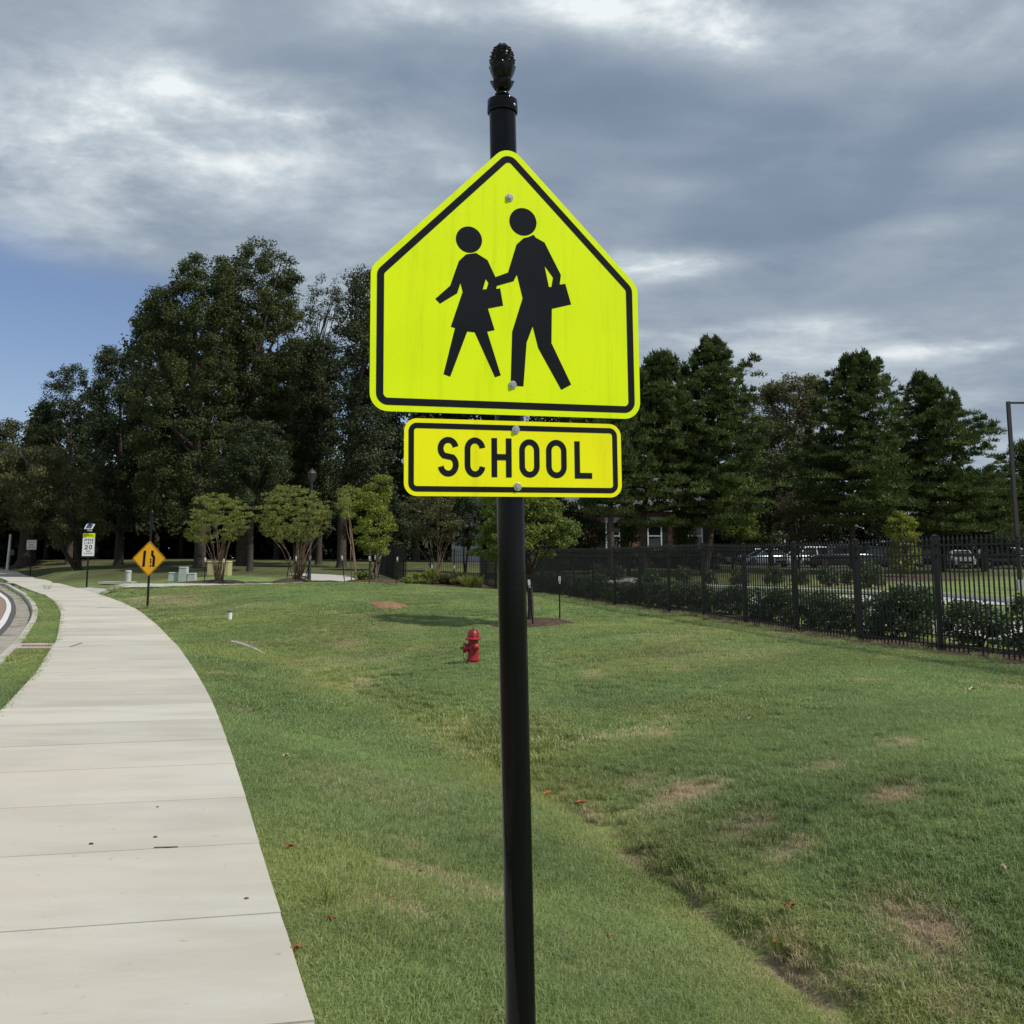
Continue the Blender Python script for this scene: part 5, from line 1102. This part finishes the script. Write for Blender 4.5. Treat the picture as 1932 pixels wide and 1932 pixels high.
# ------------------------------------------------------------------ utility boxes and markers
def thing(name, u, Y, label, cat, rz=0, vb=None, vt=None, h=None):
    if vb is None: return empty(name, tuple(gp(u, Y, -.03)), rz, label=label, cat=cat)
    p_ = onground(u, vb); e_ = empty(name, (p_[0], p_[1], p_[2]-.02), rz, label=label, cat=cat); k = (vb-vt)*p_[1]/F/h; e_.scale = (k,)*3; return e_
e_ = thing('cleanout_pipe', 433, 26.3, 'short white standpipe with blue-grey cap in the ditch', 'pipe', 0, 1171, 1151.5, .29)
mb = MB(); mb.lathe([(.065, -.05), (.065, .27)], (0, 0, 0), 18); mb.build('pipe', M['white'], e_, True); mb = MB(); mb.lathe([(.078, .25), (.08, .262), (.08, .285), (.07, .29)], (0, 0, 0), 18); mb.build('cap', M['bluecap'], e_, True)
e_ = thing('cable_marker', 241, 41, 'upright pale green cylindrical cable marker between the signs', 'marker', 0, 1101, 1076, .56)
mb = MB(); mb.lathe([(.14, -.05), (.13, .0), (.125, .46), (.12, .5)], (0, 0, 0), 16); mb.build('body', M['grey'], e_, True); mb = MB(); mb.lathe([(.125, .46), (.14, .47), (.14, .53), (.10, .56)], (0, 0, 0), 16); mb.build('cap', M['grey'], e_, True)
e_ = thing('utility_pedestal', 346, 46, 'pale grey utility pedestals clustered left of the leftmost crape myrtle', 'utility box', 0, 1096, 1070, .62)
for nm_, dx, w, h in (('side_box', -.42, .48, .36), ('centre_box', 0, .36, .60), ('side_box', .38, .34, .33)):
    mb = MB(); mb.box((dx, 0 if w < .4 else .1, h/2), (w, .36, h), taper=.92); mb.box((dx, 0 if w < .4 else .1, h+.02), (w*.97, .37, .04), taper=.9); mb.build(nm_, M['grey'], e_)
e_ = thing('transformer_box', 414, 55, 'large tan-green transformer box behind the leftmost crape myrtle', 'utility box', 0, 1087, 1059, .9)
mb = MB(); mb.box((0, 0, .42), (1.25, .9, .84)); mb.build('body', M['tan'], e_); mb = MB(); mb.box((0, -.02, .87), (1.3, .96, .07), taper=.94); mb.build('lid', M['tan'], e_)
mb = MB(); mb.box((-.31, -.46, .42), (.58, .02, .74)); mb.build('door', M['tan'], e_); mb = MB(); mb.box((.31, -.46, .42), (.58, .02, .74)); mb.build('door', M['tan'], e_)
e_ = thing('white_stub_pipe', 137, 66, 'thin white stub pipe on the shaded lawn between the two white signs', 'pipe', 0, 1077, 1067, .4); mb = MB(); mb.tube([(0, 0, 0), (.02, 0, .4)], .045, 10); mb.build('pipe', M['white'], e_, True)
e_ = thing('ground_slab', 222, 50, 'flat pale concrete slab lying on the lawn left of the marker', 'slab', 0, 1102, 1096.5, .12); mb = MB(); mb.box((0, 0, .07), (1.35, .6, .1)); mb.build('slab', M['curb'], e_)
# exposed concrete edge of a buried pipe in the ditch
Pq = [onground(u, v) for u, v in [(437, 1214), (450, 1216), (478, 1226), (498, 1236)]]
e_ = empty('drain_edge', tuple(Pq[0]), label='thin pale concrete edge exposed in the ditch grass', cat='drain'); mb = MB(); mb.tube([tuple(p_-Pq[0]+[0, 0, .015]) for p_ in Pq], [.04, .05, .05, .03], 6); mb.build('edge', M['curb'], e_)
# lamp posts
e_ = thing('parking_lot_light', 1926, 46, 'tall dark bronze light pole at the right edge', 'lamp post')
zt = 1.6+(HZ-757)*46/F-e_.location.z
mb = MB(); mb.box((0, 0, zt/2), (.16, .16, zt), taper=.9); mb.build('pole', M['bronze'], e_); mb = MB(); mb.box((.55, 0, zt-.06), (1.0, .09, .09)); mb.build('arm', M['bronze'], e_)
mb = MB(); mb.box((1.3, 0, zt-.08), (.75, .38, .16), taper=.9); mb.build('lamp_head', M['bronze'], e_); mb = MB(); mb.box((0, 0, .25), (.34, .34, .5)); mb.build('base', M['drive'], e_)
e_ = thing('lantern_post', 583, 50, 'slim blue-grey lantern post behind the second crape myrtle', 'lamp post')
zt = 1.6+(HZ-912)*50/F-e_.location.z
mb = MB(); mb.tube([(0, 0, 0), (0, 0, .9), (0, 0, zt)], [.085, .065, .045], 10); mb.build('pole', M['bluepole'], e_, True)
mb = MB(); mb.lathe([(.05, zt), (.13, zt+.06), (.20, zt+.42), (.17, zt+.44)], (0, 0, 0), 8); mb.build('lantern', M['bronze'], e_); mb = MB(); mb.lathe([(.23, zt+.44), (.15, zt+.56), (.03, zt+.66), (.01, zt+.72)], (0, 0, 0), 8); mb.build('roof', M['bronze'], e_)

# ------------------------------------------------------------------ buildings
def brick(name, c1, c2, c3):
    m = bpy.data.materials.new(name); m.use_nodes = True; t = m.node_tree; t.nodes.clear(); b = NB(t)
    g = b.n('ShaderNodeTexCoord').outputs['Object']; s = b.n('ShaderNodeSeparateXYZ', {0: g}); v = b.n('ShaderNodeCombineXYZ', {0: b.m('ADD', s.outputs[0], s.outputs[1]), 1: s.outputs[2]}).outputs[0]
    br = b.n('ShaderNodeTexBrick', {'Vector': v, 'Color1': (*c1, 1), 'Color2': (*c2, 1), 'Mortar': (*c3, 1), 'Scale': 1., 'Mortar Size': .008, 'Brick Width': .22, 'Row Height': .075, 'Bias': -.3})
    c = b.mix(b.mr(b.noise(g, 5., 2.), .62, .7, 0, .7), br.outputs[0], (.42, .36, .30))
    p = b.n('ShaderNodeBsdfPrincipled', {'Base Color': c, 'Roughness': .9}); b.n('ShaderNodeOutputMaterial', {0: p.outputs[0]}); return m
M['brick'] = brick('red_brick', (.20, .062, .04), (.13, .045, .035), (.25, .20, .17))
def window(parent, x, y, z0, w, h, shutters=True):
    m_ = MB()
    for (cx_, cz_, sx_, sz_) in ((x-w/2, z0+h/2, .09, h+.18), (x+w/2, z0+h/2, .09, h+.18), (x, z0+h+.045, w-.09, .09), (x, z0-.045, w-.09, .09), (x, z0+h*.5, w-.09, .06)): m_.box((cx_, y-.06, cz_), (sx_, .07, sz_))
    wn_ = m_.build('window', M['white'], parent); m_ = MB(); m_.box((x, y-.035, z0+h/2), (w-.09, .02, h)); m_.build('pane', M['glass'], wn_)
    m_ = MB(); m_.box((x, y-.06, z0+h+.24), (w+.2, .08, .28)); m_.build('lintel', M['grey'], parent)
    if shutters:
        for s_ in (-1, 1): m_ = MB(); m_.box((x+s_*(w/2+.30), y-.05, z0+h/2), (.42, .05, h)); m_.build('shutter', M['shutter'], parent)
bg_ = gp(1200, 78.); hs_ = empty('brick_house', (0, 78, g1(8, 78)), label='red brick building with white-framed window and grey roof behind the pines', cat='building'); z0 = hs_.location.z; xa, xb = at(1040, HZ, 78)[0], at(1345, HZ, 78)[0]
ez = 1.6+100*78/F-z0
mb = MB(); mb.box(((xa+xb)/2, 4.5, ez/2), (xb-xa, 9, ez)); mb.build('wall', M['brick'], hs_)
mb = MB(); rz_ = 1.6+158*82/F-z0; e0 = ez+.02; mb.add([(xa-.5, -.55, e0), (xb+.5, -.55, e0), (xb+.5, 9.5, e0), (xa-.5, 9.5, e0), (xa+2.5, 4.5, rz_), (xb-2.5, 4.5, rz_), (xa-.5, -.55, e0-.12), (xb+.5, -.55, e0-.12), (xb+.5, 9.5, e0-.12), (xa-.5, 9.5, e0-.12)],
    [(0, 1, 5, 4), (1, 2, 5), (2, 3, 4, 5), (3, 0, 4), (6, 7, 1, 0), (7, 8, 2, 1), (8, 9, 3, 2), (9, 6, 0, 3), (9, 8, 7, 6)]); mb.build('roof', M['shingle'], hs_)
mb = MB(); mb.box(((xa+xb)/2, -.57, e0-.16), (xb-xa+1, .06, .26)); mb.build('fascia', M['white'], hs_)
for uu in (1157, 1236, 1313): window(hs_, at(uu, HZ, 78)[0], 0, 1.6+23*78/F-z0, 1.0, 50*78/F)
ws = empty('white_outbuilding', (0, 92, g1(-4, 92)), label='white clad building glimpsed through leaves behind the cross fence', cat='building'); z0 = ws.location.z; xa, xb = at(852, HZ, 92)[0], at(905, HZ, 92)[0]; ez = 1.6+125*92/F-z0
mb = MB(); mb.box(((xa+xb)/2, 3, ez/2), (xb-xa, 6, ez)); mb.build('wall', M['white'], ws)
for q in range(12): mb = MB(); mb.box(((xa+xb)/2, -.015, .3+q*(ez-.4)/12), (xb-xa+.02, .03, .26), taper=1.); mb.build('plank', M['white'], ws)
mb = MB(); mb.add([(xa-.3, -.4, ez), (xb+.3, -.4, ez), (xb+.3, 6.4, ez), (xa-.3, 6.4, ez), ((xa+xb)/2, -.4, ez+1.3), ((xa+xb)/2, 6.4, ez+1.3)], [(0, 1, 4), (1, 2, 5, 4), (2, 3, 5), (3, 0, 4, 5), (3, 2, 1, 0)]); mb.build('roof', M['shingle'], ws)
window(ws, (xa+xb)/2, -.03, 1.3, .8, 1.3, False)
fb_ = empty('distant_brick_building', (0, 126, g1(50, 126)), label='low distant brick building beyond the parked cars at right', cat='building'); z0 = fb_.location.z; xa, xb = at(1795, HZ, 126)[0], at(2050, HZ, 126)[0]; ez = 1.6+32*126/F-z0
mb = MB(); mb.box(((xa+xb)/2, 5, ez/2), (xb-xa, 10, ez)); mb.build('wall', brick('pale_brick', (.36, .17, .13), (.30, .14, .11), (.35, .3, .28)), fb_); mb = MB(); mb.box(((xa+xb)/2, 5, ez+.3), (xb-xa+1, 11, .6), taper=.93); mb.build('roof', M['shingle'], fb_)
for q in range(5): mb = MB(); mb.box((xa+1.5+q*3.2, -.03, 1.6), (1.3, .06, 1.3)); mb.build('window', M['glass'], fb_)

# ------------------------------------------------------------------ cars
def car(u, Y, kind, paint, label, rz, dz=0.):
    p = gp(u, Y, .0); e_ = empty('parked_car', tuple(p), rz, label=label, cat='car')
    L_, W_, H_ = dict(suv=(4.7, 1.88, 1.72), sedan=(4.7, 1.82, 1.45), truck=(5.7, 2.0, 1.9))[kind]; h = L_/2
    belt = dict(suv=1.02, sedan=.92, truck=1.15)[kind]
    # lower body, lofted along its length: (x, bottom, top, half width)
    sec = [(-h, .45, .80, .70), (-h+.08, .34, .90, .80), (-h*.72, .26, belt-.06, .92), (-h*.35, .24, belt, 1.), (0, .24, belt, 1.), (h*.45, .24, belt-.0, 1.), (h*.85, .27, belt-.02, .95), (h-.06, .34, belt-.06, .86), (h, .45, belt-.2, .80)]
    if kind == 'sedan': sec[1] = (-h+.08, .32, .72, .8); sec[2] = (-h*.72, .25, .80, .92)
    m_ = MB(); V = []
    for x, zb_, zt_, q in sec:
        w = W_/2*q; V += [(x, -w*.92, zb_), (x, -w, zb_+.12), (x, -w, zt_-.12), (x, -w*.9, zt_), (x, w*.9, zt_), (x, w, zt_-.12), (x, w, zb_+.12), (x, w*.92, zb_)]
    Fc = []
    for i in range(len(sec)-1):
        for k in range(8): Fc.append((i*8+k, i*8+(k+1) % 8, (i+1)*8+(k+1) % 8, (i+1)*8+k))
    Fc += [tuple(range(8)), tuple(reversed(range((len(sec)-1)*8, len(sec)*8)))]; m_.add(V, Fc); body_ = m_.build('body', paint, e_, True)
    if kind == 'suv': cab = [(-h*.50, belt-.02, 1.), (-h*.18, H_-.05, .80), (h*.70, H_-.06, .80), (h*.93, belt-.02, .92)]
    elif kind == 'sedan': cab = [(-h*.45, belt-.04, 1.), (-h*.08, H_-.04, .78), (h*.42, H_-.05, .78), (h*.80, belt-.03, .92)]
    else: cab = [(-h*.38, belt-.02, 1.), (-h*.16, H_-.05, .82), (h*.25, H_-.05, .82), (h*.34, belt-.02, .95)]
    m_ = MB(); V = []
    for x, z, q in cab: V += [(x, -W_/2*.9*q, z), (x, W_/2*.9*q, z)]
    V += []
    m_.add(V, [(0, 2, 3, 1), (2, 4, 5, 3), (4, 6, 7, 5), (0, 6, 4, 2), (1, 3, 5, 7), (0, 1, 7, 6)]); m_.build('windows', M['glass'], e_)
    m_ = MB(); (x1, z1, q1), (x2, z2, q2) = cab[1], cab[2]; m_.box(((x1+x2)/2, 0, z1+.025), (abs(x2-x1)+.12, W_*.9*q1+.06, .07), taper=.93); m_.build('roof', paint, e_)
    pl = MB()
    for sgn in (-1, 1):
        for (a_, c_) in ((cab[0], cab[1]), (cab[2], cab[3])): pl.tube([(a_[0], sgn*W_/2*.9*a_[2], a_[1]), (c_[0], sgn*W_/2*.9*c_[2], c_[1])], .045, 5)
        xm = (cab[1][0]+cab[2][0])/2; pl.tube([(xm, sgn*W_/2*.92, belt), (xm, sgn*W_/2*.9*cab[1][2]+sgn*.01, H_-.06)], .05, 5)
    pl.build('pillars', paint, e_)
    for sx_ in (-1, 1):
        for sy_ in (-1, 1):
            m_ = MB(); m_.lathe([(.19, -.10), (.33, -.10), (.35, -.07), (.35, .09), (.33, .115), (.21, .115)], (sx_*h*.62, sy_*(W_/2-.10), .35), 20, 'Y'); w_ = m_.build('wheel', M['tyre'], e_, True)
            m_ = MB(); m_.lathe([(.03, 0), (.205, .0), (.205, .03), (.17, .02), (.05, .04)], (sx_*h*.62, sy_*(W_/2+.0), .35), 12, 'Y'); m_.build('rim', M['rim'], w_)
    for sy_ in (-1, 1):
        m_ = MB(); m_.box((-h+.07, sy_*W_*.33, belt-.27), (.14, .36, .16)); m_.build('headlight', M['lightgrey'], e_)
        m_ = MB(); m_.box((h-.04, sy_*W_*.36, belt-.2), (.1, .26, .22)); m_.build('taillight', M['red'], e_)
    m_ = MB(); m_.box((-h-.0, 0, .47), (.10, W_*.62, .2)); m_.build('bumper', M['blackm'], e_)
    return e_
PW = mat('white_car_paint', (.70, .71, .72), .2, coat=1.); PS = mat('silver_blue_car_paint', (.28, .33, .38), .2, metal=.4, coat=1.); PB = mat('black_car_paint', (.012, .014, .018), .15, coat=1.); PN = mat('navy_car_paint', (.02, .03, .045), .15, coat=1.)
car(1520, 86, 'suv', PW, 'white car parked behind the fence left of the double-trunk pine', R(22))
car(1442, 89, 'sedan', PS, 'silver-blue car parked left of the white car', R(15))
car(1410, 93, 'sedan', PS, 'second silver-blue car farther back, left of the first one', R(15))
car(1585, 85, 'truck', PB, 'black pickup parked just right of the white car', R(10))
car(1648, 86, 'suv', PB, 'black car right of the pickup, behind the double-trunk pine', R(5))
car(1770, 88, 'sedan', PN, 'dark navy sedan behind the low fence, right of the lime-green tree', R(168))
car(1815, 84, 'sedan', PW, 'white car nose showing between the navy sedan and the dark one at right', R(75))
car(1895, 88, 'suv', PB, 'large dark car at the right edge below the brick building', R(172))
car(1915, 94, 'suv', PW, 'white vehicle roof showing above the large dark car at right edge', R(172))
car(10, 118, 'truck', PW, 'white truck far away behind the pale pole at the left edge', R(30))
car(28, 122, 'sedan', PW, 'pale car far away beneath the trees at left', R(20))

# ------------------------------------------------------------------ small things on the ground
def dead_leaf(u, v, s, m, label, rz):
    p_ = onground(u, v); e_ = MB(); n = 9; V = [(0, 0, .022*s/.05)]
    for k in range(n*2):
        a = 2*math.pi*k/(n*2); r_ = s*(.55 if k % 2 else 1.)*(1+.25*math.cos(a)); V.append((math.cos(a)*r_, math.sin(a)*r_*.6, .010+.035*abs(math.sin(a*1.5+rz))*s/.05))
    m_ = MB(); m_.add(V, [(0, 1+k, 1+(k+1) % (n*2)) for k in range(n*2)]); o_ = m_.build('fallen_leaf', m, None, loc=tuple(p_+[0, 0, .022])); o_.rotation_euler.z = rz; tag(o_, label, 'leaf', 'fallen leaves on the lawn')
for a in [(1490, 1735, .055, M['leafdry'], 'curled brown leaf on the grass, upper of two right of the post', 1.), (1468, 1798, .055, M['leafdry'], 'orange-brown leaf at the ditch line, lower right of the post', .3), (1150, 1787, .03, M['leafdry'], 'small brown leaf on the grass just right of the post', 2.), (545, 1616, .032, M['leafdry'], 'small rusty leaf on the grass near the walk edge', .5),
          (1897, 1657, .04, M['leafpale'], 'pale tan leaf near the right edge of the lawn', 1.4), (625, 1765, .03, M['leafdry'], 'brown leaf on the grass low beside the walk', 2.4), (793, 1660, .02, M['leafdry'], 'tiny dark leaf on the grass left of the post', 1.7), (538, 1437, .035, M['leafpale'], 'tan leaf on the lawn beside the middle of the walk', .2), (556, 1812, .03, M['leafdry'], 'dark brown leaf lying on the walk edge', .9),
          (1832, 1310, .06, M['leafpale'], 'pale leaf on the lawn below the near fence post', .4), (1414, 1363, .03, M['white'], 'tiny white petal on the far lawn right of the post', .4)]: dead_leaf(*a)
for u, v, lb_, rz in [(1035, 1507, 'small coral plastic scrap just right of the post', .6), (1099, 1522, 'longer coral plastic strip on the dry patch right of the post', .25)]:
    p_ = onground(u, v); m_ = MB(); m_.add([(-.055, -.014, .0), (-.01, -.02, .012), (.03, -.012, .004), (.06, -.006, .016), (.055, .014, .012), (.0, .012, .02), (-.05, .010, .006), (-.055, -.014, -.004), (.06, -.006, .010), (0, .012, .01)], [(0, 1, 5, 6), (1, 2, 4, 5), (2, 3, 4), (0, 6, 9, 7), (3, 8, 9, 4)])
    o_ = m_.build('plastic_scrap', M['scrap'], None, loc=tuple(p_+[0, 0, .03])); o_.rotation_euler.z = rz; tag(o_, lb_, 'litter')
for u, v, s, lb_ in [(172, 1593, .009, 'small dark pebble on the walk, left of the pair'), (293, 1580, .008, 'small dark pebble on the walk, right of the pair'), (297, 1523+0, .006, 'tiny speck of dirt on the walk above the pebbles'), (465, 1696, .008, 'rusty crumb of soil near the walk edge')]:
    x, y = onwalk(u, v); m_ = MB(); m_.lathe([(s*.5, 0), (s, s*.4), (s*.7, s*.9), (s*.1, s)], (0, 0, 0), 7); o_ = m_.build('pebble', M['rust' if u == 465 else 'bark'], None, loc=(x, y, float(zw(y)))); o_.scale.x = 1.7; tag(o_, lb_, 'pebble')
for u, v, h, lb_, sd_ in [(1487, 1832, .24, 'tall upright tuft of grass at the lower right', 1), (616, 1722, .16, 'tall thin grass tuft beside the walk, low left', 2), (92, 1112, .35, 'weeds growing at the left edge of the walk by the kerb bend', 3), (112, 1150, .30, 'weeds at the walk edge just before the kerb bend', 4), (1870, 1218, .25, 'longer grass at the foot of the near fence panel', 5)]:
    x, y = (onwalk(u, v) if u < 130 else onground(u, v)[:2]); x = x-.08 if u < 130 else x
    V, T, hh, tn = clump(46, .16 if u < 130 else .07, h, .005, 900+sd_); o_ = obj('grass_tuft', V, T, LM['young' if sd_ > 2 else 'myr'], attrs={'tone': tn}, loc=(x, y, (float(zw(y)) if u < 130 else g1(x, y))-.01)); tag(o_, lb_, 'grass tuft')
x, y = onwalk(313, 1599); m_ = MB(); m_.box((0, 0, .002), (.13, .012, .004)); o_ = m_.build('joint_patch', M['joint'], walk, loc=(x, y, float(zw(y)))); o_.rotation_euler.z = R(5)
